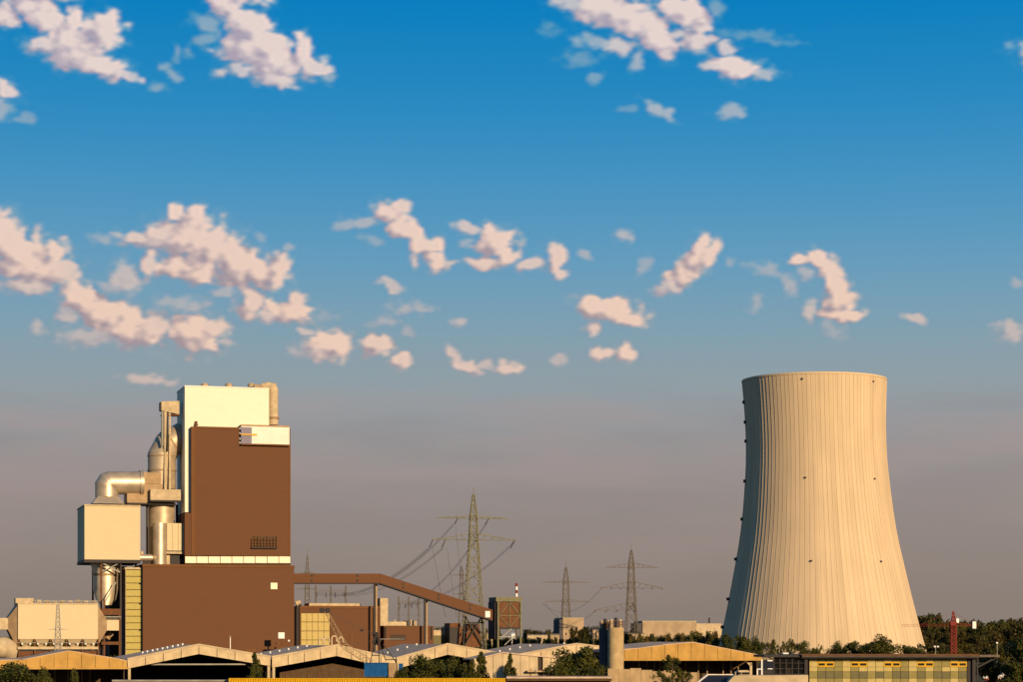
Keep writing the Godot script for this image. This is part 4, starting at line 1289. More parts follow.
func silos_and_right():
	var f := Frame.new(512.0, 0.0, 0.0)
	# ---- two silos
	for e in [[605.6, 9.4, 629.6, -331.0, "silo_and_shade_grey", "dark grey silo half hidden behind the cream silo"], [616.4, 8.0, 628.6, -328.0, "silo_cream", "cream cylindrical silo with railed top right of the big bush"]]:
		var c := f.p(e[0], 660, e[3])
		var base := Vector3(c.x, 0, e[3])
		var t := thing(f, "silo", e[5], "silo", base, "two silos beside the big bush")
		var r: float = e[1] * -float(e[3]) / FOCAL
		if e[4] == "silo_and_shade_grey": r *= 0.62
		var top: float = f.p(e[0], e[2], e[3]).y
		var m := Mb.new(base)
		m.cyl(Vector3(base.x, 0, base.z), Vector3(base.x, top, base.z), r, r, 32)
		m.done("shell", M[e[4]], t)
		for k in 3:
			m = Mb.new(base)
			var y := top - 1.3 - k * 1.7
			m.cyl(Vector3(base.x, y, base.z), Vector3(base.x, y + 0.08, base.z), r + 0.03, r + 0.03, 32)
			m.done("seam_ring", M[e[4]], t)
		m = Mb.new(base)
		for k in 10:
			var a := TAU * k / 10
			var p := Vector3(base.x + cos(a) * r, top, base.z + sin(a) * r)
			m.bar(p, p + Vector3(0, 0.95, 0), 0.07)
			var a2 := TAU * (k + 1) / 10
			var p2 := Vector3(base.x + cos(a2) * r, top, base.z + sin(a2) * r)
			m.bar(p + Vector3(0, 0.95, 0), p2 + Vector3(0, 0.95, 0), 0.06)
			m.bar(p + Vector3(0, 0.5, 0), p2 + Vector3(0, 0.5, 0), 0.05)
		m.done("railing", M.rust_steel, t)
		for k in 3:
			m = Mb.new(base)
			var p := Vector3(base.x + (k - 1) * r * 0.55, top, base.z + 0.2 * (k % 2))
			m.cyl(p, p + Vector3(0, 0.9 + 0.25 * (k % 2), 0), 0.22, 0.22, 10)
			m.cyl(p + Vector3(0, 0.92 + 0.25 * (k % 2), 0), p + Vector3(0, 1.25 + 0.25 * (k % 2), 0), 0.3, 0.16, 10)
			m.done("filter_stub", M.cream_trim if k != 1 else M.dark_steel, t)
	# ---- ochre hall right of the silos
	var g := Frame.new(625.0, 345.0, 6.0)
	ochre_hall(g, {"z": 0.0, "xr": 694.0, "top": [[612, 651.5], [640, 649.4], [668, 645.6], [694, 643.4], [730, 650.4], [763, 656.8]], "low": 660.0, "long": 40.0, "columns": [640, 655, 699, 708, 724, 732, 739], "column_depth": 6.0, "back": 7.5, "label": "ochre-clad gable right of the cream silo"})
	var base := Vector3(g.a(752, 1), 0, 0)
	var t := thing(g, "porch_post", "cream porch post and bracket under the right end of the ochre gable", "post", base)
	slab(g, "post", M.cream_trim, t, base, [750.6, 664, 753, 760], -0.6, 0.4)
	var m := Mb.new(base)
	m.prism([g.p(747.6, 663.6, -0.6), g.p(753, 663.6, -0.6), g.p(753, 666.4, -0.6), g.p(750.8, 667.2, -0.6)], Vector3(0, 0, -0.3))
	m.done("bracket", M.cream_trim, t)
	# ---- rough tan wall below the silos
	base = Vector3(f.a(650, -305), 0, -305)
	t = thing(f, "yard_wall", "weathered tan concrete wall below the silos", "wall", base)
	var tops := [669.6, 670.2, 669.2, 671.0, 672.4, 671.4, 673.0, 673.4]
	for i in 8:
		slab(f, "wall_slab", M.concrete, t, base, [608.5 + i * 11.2, tops[i], 619.5 + i * 11.2, 800], -305.0 + (i % 2) * 0.06, 0.4)
	# ---- dark lean-to roof and tan parapet at the bottom edge
	base = Vector3(f.a(718, -286), 0, -288)
	t = thing(f, "lean_to", "dark blue-grey lean-to roof at the bottom edge below the ochre gable", "shed", base)
	m = Mb.new(base)
	var q := [f.p(699.5, 684, -285), f.p(729.5, 684, -285), f.p(734, 676.4, -290), f.p(709, 676.4, -290)]
	m.hexa([q[0] - Vector3(0, 0.2, 0), q[1] - Vector3(0, 0.2, 0), q[2] - Vector3(0, 0.2, 0), q[3] - Vector3(0, 0.2, 0)], q)
	m.done("roof_pane", M.slate, t)
	m = Mb.new(base)
	m.bar(q[0] + Vector3(-0.1, 0.1, 0), q[3] + Vector3(-0.1, 0.1, 0), 0.16)
	m.bar(q[3] + Vector3(-0.1, 0.1, 0), q[2] + Vector3(0, 0.1, 0), 0.1)
	m.done("roof_trim", M.white_paint, t)
	box_part("wall", M.concrete, t, base, Vector3(q[0].x + 0.2, 0, -290), Vector3(q[1].x - 0.2, q[0].y - 0.4, -285.4))
	base = Vector3(f.a(770, -284), 0, -285)
	t = thing(f, "low_parapet", "smooth tan parapet at the bottom edge left of the olive office", "wall", base)
	m = Mb.new(base)
	m.prism([f.p(728, 684, -284), f.p(735, 676.6, -284), f.p(809, 676.0, -284), f.p(809, 700, -284), f.p(728, 700, -284)], Vector3(0, 0, -3))
	m.done("coping", M.cream_trim, t)
	box_part("wall", M.concrete, t, base, Vector3(f.p(728.5, 700, -284).x, 0, -286.8), Vector3(f.p(808.5, 700, -284).x, f.p(728, 700, -284).y - 0.01, -284.2))
	# ---- small white truck parked under the canopy
	base = Vector3(f.a(764, -296), 0, -297)
	t = thing(f, "canopy_frame", "white post-and-rail canopy frame left of the black glazed annex", "canopy", base)
	slab(f, "post", M.white_paint, t, base, [762.0, 660.4, 763.4, 800], -295, 0.2)
	slab(f, "post", M.white_paint, t, base, [757.6, 669.6, 758.8, 800], -295, 0.2)
	slab(f, "rail", M.white_paint, t, base, [758.9, 669.6, 761.9, 670.6], -295, 0.15)
	slab(f, "board", M.dark_steel, t, base, [758.9, 671.6, 773, 676], -295.1, 0.1)
	slab(f, "lamp", M.white_paint, t, base, [768.4, 661.0, 773.4, 662.2], -295.4, 0.5)
	slab(f, "lamp", M.white_paint, t, base, [768.6, 669.4, 773.4, 670.2], -295.4, 0.5)
	base = Vector3(f.a(741, -300), 0, -301)
	t = thing(f, "parked_van", "cream van half hidden behind the parapet under the ochre gable", "van", base)
	m = Mb.new(base)
	m.prism([f.p(736, 690, -299.6), f.p(736, 673, -299.6), f.p(739.5, 671.4, -299.6), f.p(749, 671.2, -299.6), f.p(752, 674, -299.6), f.p(753, 690, -299.6)], Vector3(0, 0, -1.9))
	m.done("body", M.cream_trim, t)
	slab(f, "side_window", M.dark_glass, t, base, [737.4, 673.2, 742, 675.4], -299.5, 0.05)
	slab(f, "side_window", M.dark_glass, t, base, [743, 673.2, 750.4, 675.4], -299.5, 0.05)
	for px in [739.0, 749.5]:
		m = Mb.new(base)
		var c := f.p(px, 690, -299.55)
		c.y = 0.35
		m.cyl(c, c + Vector3(0, 0, -0.25), 0.35, 0.35, 16)
		m.done("wheel", M.dark_steel, t)
	box_part("chassis", M.dark_steel, t, base, Vector3(f.p(736.4, 690, -299.6).x, 0.35, -301.4), Vector3(f.p(752.6, 690, -299.6).x, f.p(740, 690, -299.6).y - 0.01, -299.7))
	# ---- long flat office with olive panels
	var r := Frame.new(809.0, 300.0, 3.0)
	base = Vector3(r.a(890, 0), 0, -8)
	t = thing(r, "olive_office", "long flat-roofed office of olive panels with yellow-framed windows", "building", base)
	slab(r, "core_wall", M.hall_inside, t, base, [809, 659.4, 976, 800], -0.3, 15)
	slab(r, "roof", M.flat_roof, t, base, [803, 655.6, 979.5, 657.6], 1.6, 19)
	slab(r, "roof_edge", M.dark_steel, t, base, [802.6, 657.7, 980, 659.2], 1.3, 18)
	slab(r, "roof_trim", M.rust_steel, t, base, [802.4, 655.0, 980.2, 656.3], 1.75, 0.13)
	rng.seed = 77
	var rows := [[659.5, 662.6], [662.9, 667.8], [668.1, 672.4], [672.7, 679.2], [679.5, 690.0]]
	for c in 19:
		var x0 := 810.2 + c * 8.3
		var column_light := rng.randf() < 0.32
		for k in rows.size():
			var window: bool = k == 1 and (c % 4 == 1 or c % 4 == 2)
			if window:
				var fm := slab(r, "window_frame", M.yellow_paint, t, base, [x0, 662.9, x0 + 8.2, 667.8], -0.06, 0.2)
				slab(r, "pane", M.dark_glass, fm, base, [x0 + 1.0, 664.2, x0 + 7.3, 666.5], -0.02, 0.08)
			else:
				var u := rng.randf()
				var mm: Material = M.olive_light if column_light and k != 3 or u < 0.12 else M.olive_panel
				if k == 3: mm = M.olive_dark if not column_light else M.olive_panel  # darker row: a reflection painted into the panel colour
				slab(r, "facade_panel", mm, t, base, [x0 + 0.15, rows[k][0], x0 + 8.0, rows[k][1]], -0.08, 0.18)
	slab(r, "end_wall", M.dark_steel, t, base, [968.2, 659.5, 976.4, 800], -0.1, 0.15)
	slab(r, "canopy_post", M.dark_steel, t, base, [978, 659.3, 979.2, 800], 1.0, 0.2)
	m = Mb.new(base)
	m.bar(r.p(979, 668, 0), r.p(1000, 657, 0), 0.2)
	m.done("canopy_brace", M.dark_steel, t)
	slab(r, "canopy", M.flat_roof, t, base, [980.3, 655.8, 1001, 658], 1.2, 4)
	# black glazed annex
	base = Vector3(r.a(791, 0.8), 0, -3)
	t = thing(r, "glazed_annex", "black-framed glazed annex at the left end of the olive office", "building", base)
	slab(r, "roof", M.dark_steel, t, base, [765, 655.8, 802.2, 658.2], 1.2, 9)
	slab(r, "inner_wall", M.hall_inside, t, base, [775, 658.3, 807, 800], -3.5, 0.3)
	slab(r, "side_wall", M.dark_steel, t, base, [805.4, 659.3, 808.6, 800], 0.6, 0.3)
	var glass: StandardMaterial3D = M.dark_glass.duplicate()
	glass.transparency = BaseMaterial3D.TRANSPARENCY_ALPHA
	glass.albedo_color = Color(0.1, 0.1, 0.1, 0.35)
	glass.roughness = 0.05
	for i in 6:
		slab(r, "mullion", M.dark_steel, t, base, [774.4 + i * 6.1, 658.3, 775.4 + i * 6.1, 800], 0.4, 0.18)
	for i in 5:
		for k in 3:
			slab(r, "pane", glass, t, base, [775.5 + i * 6.1, 658.8 + k * 5.6, 780.4 + i * 6.1, 664.0 + k * 5.6], 0.3, 0.03)
	for k in 4:
		slab(r, "transom", M.dark_steel, t, base, [774.4, 658.3 + k * 5.6 - 0.2, 805.3, 658.7 + k * 5.6], 0.45, 0.1)
	slab(r, "roof_light", M.white_paint, t, base, [784, 653.6, 789.4, 655], -2, 1)
	# ---- yellow corrugated wall top along the bottom edge
	base = Vector3(f.a(367, -282), 0, -282)
	t = thing(f, "yellow_fence", "long yellow corrugated fence along the bottom edge below the blue crane", "fence", base)
	for i in 14:
		m = Mb.new(base)
		var x0 := f.p(229.0 + i * 19.8, 679, -282).x + 0.02
		var x1 := f.p(229.0 + (i + 1) * 19.8, 679, -282).x - 0.02
		var h := f.p(300, 679.9, -282).y
		var nn := 8
		for k in nn:
			var a := lerpf(x0, x1, float(k) / nn)
			var b := lerpf(x0, x1, (k + 0.55) / nn)
			var c := lerpf(x0, x1, (k + 1.0) / nn)
			m.box(Vector3(a, 0, -282.2), Vector3(b, h, -281.9))
			m.box(Vector3(b + 0.002, 0, -282.18), Vector3(c - 0.002, h, -282.05))
		m.done("fence_panel", M.yellow_paint, t)
	box_part("capping", M.yellow_paint, t, base, Vector3(f.p(229, 679, -282).x, f.p(300, 679.9, -282).y + 0.01, -282.3), Vector3(f.p(506, 679, -282).x, f.p(300, 679.2, -282).y, -281.85))
	base = Vector3(f.a(560, -284), 0, -286)
	t = thing(f, "flat_shed", "dark brown flat shed roof along the bottom edge right of the yellow fence", "shed", base)
	slab(f, "roof", M.roof_felt, t, base, [507, 677.8, 612, 679.4], -282, 8)
	slab(f, "gutter", M.brown_board, t, base, [506.6, 679.5, 612.4, 682], -281.8, 0.4)
	slab(f, "wall", M.brown_board, t, base, [508, 682.1, 611, 800], -282.4, 7)
	base = Vector3(f.a(180, -284), 0, -285)
	t = thing(f, "grey_kerb_wall", "low grey wall top at the bottom edge below the first open hall", "wall", base)
	slab(f, "coping", M.galvanised, t, base, [112, 680.8, 228.6, 682.4], -283, 1.2)
	slab(f, "wall", M.concrete, t, base, [112.5, 682.5, 228.2, 800], -283.2, 0.8)
# ---------------------------------------------------------------- pylons, far buildings, trees
func pylon(px: float, top_y: float, depth: float, waist_y: float, waist: float, foot: float, arms: Array, mat_: Material, bar: float, label: String, foot_y := 650.0) -> Node3D:
	var f := Frame.new(px, depth, 12.0)
	var s := depth / FOCAL
	var base := Vector3.ZERO
	var t := thing(f, "electricity_pylon", label, "pylon", base, "lattice pylons of the power line")
	var h := func(y: float) -> float: return EYE + (HORIZON - y) * s
	var m := Mb.new()
	lattice(m, Vector3.ZERO, Vector3(0, h.call(waist_y), 0), foot * s, waist * s, 7, bar)
	m.done("lower_body", mat_, t)
	m = Mb.new()
	var neck: float = arms[0][0] - 3.0
	lattice(m, Vector3(0, h.call(waist_y), 0), Vector3(0, h.call(neck), 0), waist * s, waist * s * 0.78, 3, bar * 0.85)
	lattice(m, Vector3(0, h.call(neck), 0), Vector3(0, h.call(top_y + 7), 0), waist * s * 0.78, waist * s * 0.2, 4, bar * 0.7)
	m.bar(Vector3(0, h.call(top_y + 7), 0), Vector3(0, h.call(top_y), 0), bar)
	m.done("upper_body", mat_, t)
	for a in arms:   # y, left reach, right reach, height of the arm at the body, insulator length, insulator lean
		var y: float = h.call(a[0])
		for side in [[-1.0, a[1]], [1.0, a[2]]]:
			var reach: float = side[1] * s
			if reach <= 0: continue
			m = Mb.new()
			var tip := Vector3(side[0] * reach, y, 0)
			var hb: float = a[3] * s
			var wz: float = waist * s * 0.8
			for zz in [-wz, wz]:
				m.bar(Vector3(0, y, zz), tip, bar)
				m.bar(Vector3(0, y + hb, zz * 0.8), tip, bar)
				for i in 5:
					var u0 := i / 5.0
					var u1 := (i + 0.5) / 5.0
					m.bar(Vector3(0, y, zz).lerp(tip, u0), Vector3(0, y + hb, zz * 0.8).lerp(tip, u1), bar * 0.6)
			for i in 4:
				m.bar(Vector3(0, y, -wz).lerp(tip, i / 4.0), Vector3(0, y, wz).lerp(tip, (i + 1) / 4.0), bar * 0.6)
			m.done("cross_arm", mat_, t)
			for k in (a[6] if side[0] < 0 or a[5] == 0.0 else [a[6][0]]):
				m = Mb.new()
				var at := Vector3(side[0] * reach * k, y, 0)
				m.tube([at, at + Vector3(a[5] * s, -a[4] * s, 0)], [bar * 0.9, bar * 1.1], 8)
				m.done("insulator", M.wire, t)
	return t

func power_lines():
	pylon(474.0, 488.0, 1150.0, 541.0, 4.2, 11.5, [[519.0, 38.0, 37.0, 2.6, 6.0, -3.4, [0.42]], [540.6, 42.0, 42.5, 6.6, 8.0, -3.6, [0.98, 0.68]]], M.pylon_paint, 0.27, "tallest pylon, standing behind the sloping conveyor bridge")
	pylon(632.0, 544.0, 1650.0, 588.0, 3.2, 6.6, [[568.4, 27.0, 28.0, 5.0, 0.6, 0.0, []], [588.8, 32.0, 33.0, 6.5, 1.6, 0.0, [0.97, 0.65, 0.35]], [611.0, 38.0, 6.0, 8.0, 2.2, -2.6, [0.95, 0.65, 0.37]]], M.far_pylon, 0.28, "pylon with three crossarms behind the two silos")
	pylon(566.5, 561.0, 2000.0, 602.0, 3.0, 6.0, [[583.2, 25.0, 25.0, 1.4, 0.6, 0.0, []], [602.6, 22.0, 26.0, 2.5, 1.0, 0.0, []]], M.far_pylon, 0.28, "slender pylon in front of the far tan block, middle of the picture")
	pylon(462.0, 560.0, 2300.0, 600.0, 2.0, 4.0, [[576.0, 11.0, 8.0, 1.2, 0.5, 0.0, []], [595.0, 9.0, 8.0, 1.2, 0.5, 0.0, []]], M.far_pylon, 0.26, "faint far pylon just left of the tallest pylon")
	pylon(307.6, 549.0, 2100.0, 592.0, 2.0, 4.2, [[574.0, 8.0, 8.0, 1.4, 0.4, 0.0, []], [590.0, 12.0, 11.0, 1.6, 0.4, 0.0, []]], M.far_pylon, 0.30, "faint far pylon above the conveyor beside the brown tower")
	# substation portals seen under the conveyor
	var f := Frame.new(512.0, 0.0, 0.0)
	for e in [[316.0, 346.0, 591.0, 1400.0, "substation portal under the level stretch of the conveyor bridge"], [399.0, 419.0, 602.0, 1400.0, "substation portal between the two conveyor trestles"]]:
		var z: float = -e[3]
		var base := Vector3(f.a((e[0] + e[1]) * 0.5, z), 0, z)
		var t := thing(f, "substation_portal", e[4], "portal", base, "substation portals")
		for px in [e[0], (e[0] + e[1]) * 0.5, e[1]]:
			var m := Mb.new(base)
			lattice(m, Vector3(f.a(px, z), 0, z), f.p(px, e[2] - 5.0, z), 0.7, 0.35, 10, 0.16)
			m.done("post", M.far_pylon, t)
		var m2 := Mb.new(base)
		for dy in [0.0, 2.2]:
			m2.bar(f.p(e[0] - 2, e[2] + dy, z), f.p(e[1] + 2, e[2] + dy, z), 0.24)
		for i in 12:
			m2.bar(f.p(lerpf(e[0], e[1], i / 12.0), e[2] + (2.2 if i % 2 else 0.0), z), f.p(lerpf(e[0], e[1], (i + 1) / 12.0), e[2] + (0.0 if i % 2 else 2.2), z), 0.16)
		m2.bar(f.p(e[0] - 2, e[2] + 14, z), f.p(e[1] + 3, e[2] + 14, z), 0.2)
		m2.done("beam", M.far_pylon, t)
		for i in 4:
			var m3 := Mb.new(base)
			var at := f.p(lerpf(e[0] + 1, e[1] - 1, i / 3.0), e[2] + 2.3, z)
			m3.cyl(at, at - Vector3(0, 3.2, 0), 0.28, 0.28, 8)
			m3.done("insulator", M.wire, t)
	# conductors
	var tips := [[432.0, 548.0], [446.4, 548.0], [457.0, 524.5]]
	for i in 3:
		var a := f.p(tips[i][0] - 3.0, tips[i][1], -1150.0)
		var b := f.p(318.0 + i * 12.0, 594.0, -1400.0)
		var m := Mb.new(a)
		wire(m, a, b, 9.0, 0.11, 18)
		wire(m, a + Vector3(0, -0.9, 0.4), b + Vector3(0, -0.9, 0.4), 9.0, 0.11, 18)
		var o := m.done(numbered("power_cable"), M.wire, self)
		o.position = a
		tag(o, ["twin power cable from the tallest pylon's lower left arm tip", "twin power cable from the middle of the tallest pylon's lower left arm", "twin power cable from the tallest pylon's upper left arm"][i], "cable", "power cables to the substation")
	var ends := [[516.0, 541.0, 404.0, 606.0, "power cable from the tallest pylon's lower right arm tip"], [487.5, 522.0, 410.0, 604.0, "power cable from the tallest pylon's upper right arm"]]
	for e in ends:
		var a := f.p(e[0], e[1], -1150.0)
		var b := f.p(e[2], e[3], -1400.0)
		var m := Mb.new(a)
		wire(m, a, b, 7.0, 0.11, 18)
		wire(m, a + Vector3(0, -0.9, 0.4), b + Vector3(0, -0.9, 0.4), 7.0, 0.11, 18)
		var o := m.done(numbered("power_cable"), M.wire, self)
		o.position = a
		tag(o, e[4], "cable", "power cables to the substation")
	var drops := [[433.0, 549.0, 446.0, 618.0], [447.5, 549.0, 457.0, 618.0], [456.0, 526.0, 464.0, 600.0]]
	for i in 3:
		var e: Array = drops[i]
		var a := f.p(e[0], e[1], -1150.0)
		var b := f.p(e[2], e[3], -1160.0)
		var m := Mb.new(a)
		wire(m, a, b, 0.4, 0.13, 8)
		var o := m.done(numbered("drop_cable"), M.wire, self)
		o.position = a
		tag(o, ["thin drop cable hanging from the tallest pylon's outer left insulator", "thin drop cable hanging from the tallest pylon's middle left insulator", "thin drop cable hanging close to the tallest pylon's left leg"][i], "cable", "drop cables")
	var hung := [[600.5, 591.0, 543.0, 604.0], [594.5, 613.0, 545.0, 603.5]]
	for i in 2:
		var a := f.p(hung[i][0], hung[i][1], -1650.0)
		var b := f.p(hung[i][2], hung[i][3], -2000.0)
		var m := Mb.new(a)
		wire(m, a, b, 12.0, 0.14, 14)
		var o := m.done(numbered("far_cable"), M.wire, self)
		o.position = a
		tag(o, ["thin far cable from the silo pylon's middle left arm tip to the slender pylon", "thin far cable from the silo pylon's lowest left arm to the slender pylon"][i], "cable", "far cables")

func far_buildings():
	var f := Frame.new(512.0, 0.0, 0.0)
	var g := Frame.new(563.5, 1750.0, 14.0)
	var base := Vector3(g.a(574, -8), 0, -8)
	var t := thing(g, "office_block", "far sunlit tan block with left flank coloured dark as shade behind the slender pylon", "building", base)
	slab(g, "wall", M.pale_house, t, base, [563.6, 619.4, 584.4, 700], 0, 26)
	slab(g, "painted_shade_flank", M.silo_and_shade_grey, t, base, [560.0, 620.4, 563.4, 700], -0.6, 18)  # shade of the block's left face, put in as dark colour
	slab(g, "roof_edge", M.cream_trim, t, base, [563.4, 618.6, 584.6, 619.3], 0.3, 26.6)
	for i in 4:
		slab(g, "window", M.dark_glass, t, base, [566.0 + i * 4.6, 633.6, 567.2 + i * 4.6, 636], 0.15, 0.1)
	g = Frame.new(643.0, 1950.0, 8.0)
	base = Vector3(g.a(682, -10), 0, -10)
	t = thing(g, "logistics_hall", "long pale far hall on the skyline left of the cooling tower", "building", base)
	slab(g, "wall", M.pale_house, t, base, [643.2, 622.8, 697, 700], 0, 40)
	slab(g, "lower_wall", M.cream_trim, t, base, [697.1, 624.4, 722.4, 700], -2, 36)
	slab(g, "roof_edge", M.cream_trim, t, base, [643, 621.8, 697.2, 622.7], 0.3, 40.6)
	slab(g, "stack", M.dark_steel, t, base, [709.4, 618.6, 710.8, 624.3], -4, 1.6)
	slab(g, "painted_shade_flank", M.silo_and_shade_grey, t, base, [637.8, 624, 643, 700], -1, 30)  # dark colour stands for the hall's left side in shade
	for e in [[592.6, 600.4, 629.6, 1690.0, "small pale far house just left of the two silos", "pale_house"], [622.6, 645.0, 633.8, 1690.0, "thin pale shed roof right of the two silos' tops", "cream_trim"], [528.0, 548.0, 635.0, 1690.0, "low pale shed on the skyline right of the transfer tower", "cream_trim"], [487.0, 493.0, 633.0, 1900.0, "small pale tank building right of the tall pylon's feet", "pale_house"], [512.0, 517.6, 633.6, 2000.0, "tiny white building seen between the transfer tower's legs", "white_paint"], [551.0, 560.0, 634.6, 1690.0, "small pale building left of the far tan block", "pale_house"]]:
		var z: float = -e[3]
		base = Vector3(f.a((e[0] + e[1]) * 0.5, z), 0, z - 6)
		t = thing(f, "far_house", e[4], "building", base, "small far buildings on the skyline")
		slab(f, "wall", M[e[5]], t, base, [e[0], e[2] + 1.2, e[1], 680], z, 12)
		var m := Mb.new(base)
		var a := f.p(e[0] - 0.3, e[2] + 1.1, z + 0.4)
		var b := f.p(e[1] + 0.3, e[2] + 1.1, z + 0.4)
		var top := f.p(e[0], e[2], z).y
		m.prism([a, Vector3(a.x, top, z - 6), Vector3(a.x, a.y, z - 12.4)], Vector3(b.x - a.x, 0, 0))
		m.done("roof", M.tan_metal if e[5] != "white_paint" else M.white_paint, t)
		slab(f, "door", M.dark_glass, t, base, [lerpf(e[0], e[1], 0.45), e[2] + 3.0, lerpf(e[0], e[1], 0.6), 680], z + 0.1, 0.08)
	# red and white stack
	base = f.p(517, 660, -1800)
	base.y = 0
	t = thing(f, "striped_stack", "slim red and white striped stack above the transfer tower", "chimney", base)
	var ys := [584.0, 587.4, 590.8, 594.2, 597.6, 601.0, 660.0]
	for i in 6:
		var m := Mb.new(base)
		var p0 := f.p(517, ys[i + 1], -1800)
		var p1 := f.p(517, ys[i], -1800)
		if i == 5: p0.y = 0
		m.cyl(p0, p1 - Vector3(0, 0.01, 0), 1.0, 0.95, 12)
		m.done("band", M.far_pylon if i == 5 else M.red_paint if i % 2 == 0 else M.white_paint, t)
	# red tower crane at the right
	var z := -900.0
	base = Vector3(f.a(954.6, z), 0, z)
	t = thing(f, "tower_crane", "red lattice tower crane standing right of the cooling tower", "crane", base)
	var m := Mb.new(base)
	lattice(m, base, f.p(954.6, 626, z), 1.1, 0.95, 13, 0.17)
	m.done("mast", M.red_paint, t)
	m = Mb.new(base)
	lattice(m, f.p(954.6, 624, z), f.p(954.2, 612, z), 0.95, 0.12, 4, 0.18)
	m.done("apex", M.red_paint, t)
	slab(f, "slewing_platform", M.red_paint, t, base, [951.4, 622.4, 957.0, 626], z + 1.0, 2.2)
	m = Mb.new(base)
	for e in [[954, 627.4, 902, 627.4], [954, 624.8, 903, 625.2]]:
		for dz in [-0.6, 0.6]: m.bar(f.p(e[0], e[1], z + dz), f.p(e[2], e[3], z + dz), 0.07)
	for i in 18:
		m.bar(f.p(953 - i * 2.8, 627.4, z + 0.6), f.p(951.6 - i * 2.8, 625.0, z + 0.6), 0.06)
		m.bar(f.p(951.6 - i * 2.8, 625.0, z + 0.6), f.p(950.2 - i * 2.8, 627.4, z + 0.6), 0.06)
	m.bar(f.p(954.2, 612.6, z), f.p(922, 625, z), 0.08)
	m.done("jib", M.red_paint, t)
	m = Mb.new(base)
	for e in [[955, 626.6, 978, 626.6], [955, 624.6, 978, 625.4]]: m.bar(f.p(e[0], e[1], z), f.p(e[2], e[3], z), 0.2)
	m.bar(f.p(954.4, 613, z), f.p(975, 625, z), 0.08)
	m.done("counter_jib", M.red_paint, t)
	slab(f, "counterweight", M.white_paint, t, base, [973.6, 622.4, 977.2, 629.4], z + 0.6, 1.4)
	slab(f, "operator_cabin", M.white_paint, t, base, [957.2, 619.4, 960.0, 623.6], z + 0.8, 1.2)
	for e in [[936.6, 647.6, "twin white lamp heads at the forest's foot right of the cooling tower", 2], [998.2, 643.8, "single white lamp head in the woods near the right edge", 1]]:
		base = f.p(e[0], e[1], -900)
		base.y = 0
		t = thing(f, "yard_lamp", e[2], "lamp", base, "white yard lamps")
		slab(f, "pole", M.galvanised, t, base, [e[0] - 0.25, e[1] + 0.6, e[0] + 0.25, 690], -900.3, 0.3)
		for k in int(e[3]):
			slab(f, "lamp_head", M.white_paint, t, base, [e[0] - 1.0 + k * 3.0 - (0.6 if e[3] > 1 else 0.0), e[1] - 0.8, e[0] + 0.8 + k * 3.0 - (0.6 if e[3] > 1 else 0.0), e[1] + 0.6], -900.0, 0.6)
	# parked vehicles glimpsed right of the office
	base = f.p(992, 678, -330)
	base.y = 0
	t = thing(f, "parked_boat", "small white hull with red trim under the trees at the lower right", "boat", base)
	m = Mb.new(base)
	m.prism([f.p(983.5, 677.0, -330), f.p(1006, 676.0, -330), f.p(1004, 679.6, -330), f.p(985, 679.4, -330)], Vector3(0, 0, -1.4))
	m.done("hull", M.white_paint, t)
	slab(f, "red_trim", M.red_paint, t, base, [985.5, 679.7, 1003, 681.2], -330.1, 1.2)
	slab(f, "mast", M.white_paint, t, base, [997.0, 669.5, 997.7, 676.0], -330.3, 0.1)
	m = Mb.new(base)
	m.prism([f.p(1002, 675.9, -330.3), f.p(1006.4, 675.8, -330.3), f.p(1004.6, 670.6, -330.3)], Vector3(0, 0, -0.8))
	m.done("cabin", M.white_paint, t)
	slab(f, "trestle", M.dark_steel, t, base, [987, 681.3, 1001, 800], -330.3, 0.8)

var crowns := {}

func crown_mesh(seed_: int, kind: String, clumps: int, leaves: int, size: float) -> ArrayMesh:
	var r := RandomNumberGenerator.new()
	r.seed = seed_
	var st := SurfaceTool.new()
	st.begin(Mesh.PRIMITIVE_TRIANGLES)
	for c in clumps:
		var d := Vector3(r.randfn(), r.randfn(), r.randfn()).normalized()
		var k := pow(r.randf(), 0.4) * 0.74
		var p := d * k
		var cr := r.randf_range(0.20, 0.40)
		if kind == "cone":
			var h := r.randf_range(-0.95, 0.92)
			var wide := 0.85 * pow((1.0 - h) * 0.5, 0.75)
			var a := r.randf() * TAU
			var q := sqrt(r.randf()) * wide * 0.8
			p = Vector3(cos(a) * q, h, sin(a) * q)
			cr = 0.10 + 0.22 * wide
		elif kind == "loose":
			p = d * pow(r.randf(), 0.33) * 0.85
			cr = r.randf_range(0.12, 0.28)
		var tone := Color(0.028, 0.036, 0.007).lerp(Color(0.085, 0.076, 0.011), r.randf() * 0.8)
		for l in leaves:
			var u := Vector3(r.randfn(), r.randfn(), r.randfn()).normalized()
			var pos := p + u * cr * pow(r.randf(), 0.4)
			if kind == "cone": pos.y = clampf(pos.y, -1.0, 1.0)
			var n := (u + Vector3(r.randfn(), r.randfn(), r.randfn()) * 0.6).normalized()
			var s := n.cross(Vector3(r.randfn(), r.randfn(), r.randfn())).normalized()
			var t := n.cross(s)
			var z := size * r.randf_range(0.65, 1.35)
			var col := tone * r.randf_range(0.75, 1.25)
			col.a = 1.0
			var quad := [pos - s * z, pos + t * z * 0.6, pos + s * z, pos - t * z * 0.6]
			for i in [0, 1, 2, 0, 2, 3]:
				st.set_color(col)
				st.set_normal(n)
				st.add_vertex(quad[i])
	var mesh := st.commit()
	mesh.surface_set_material(0, M.leaves)
	return mesh

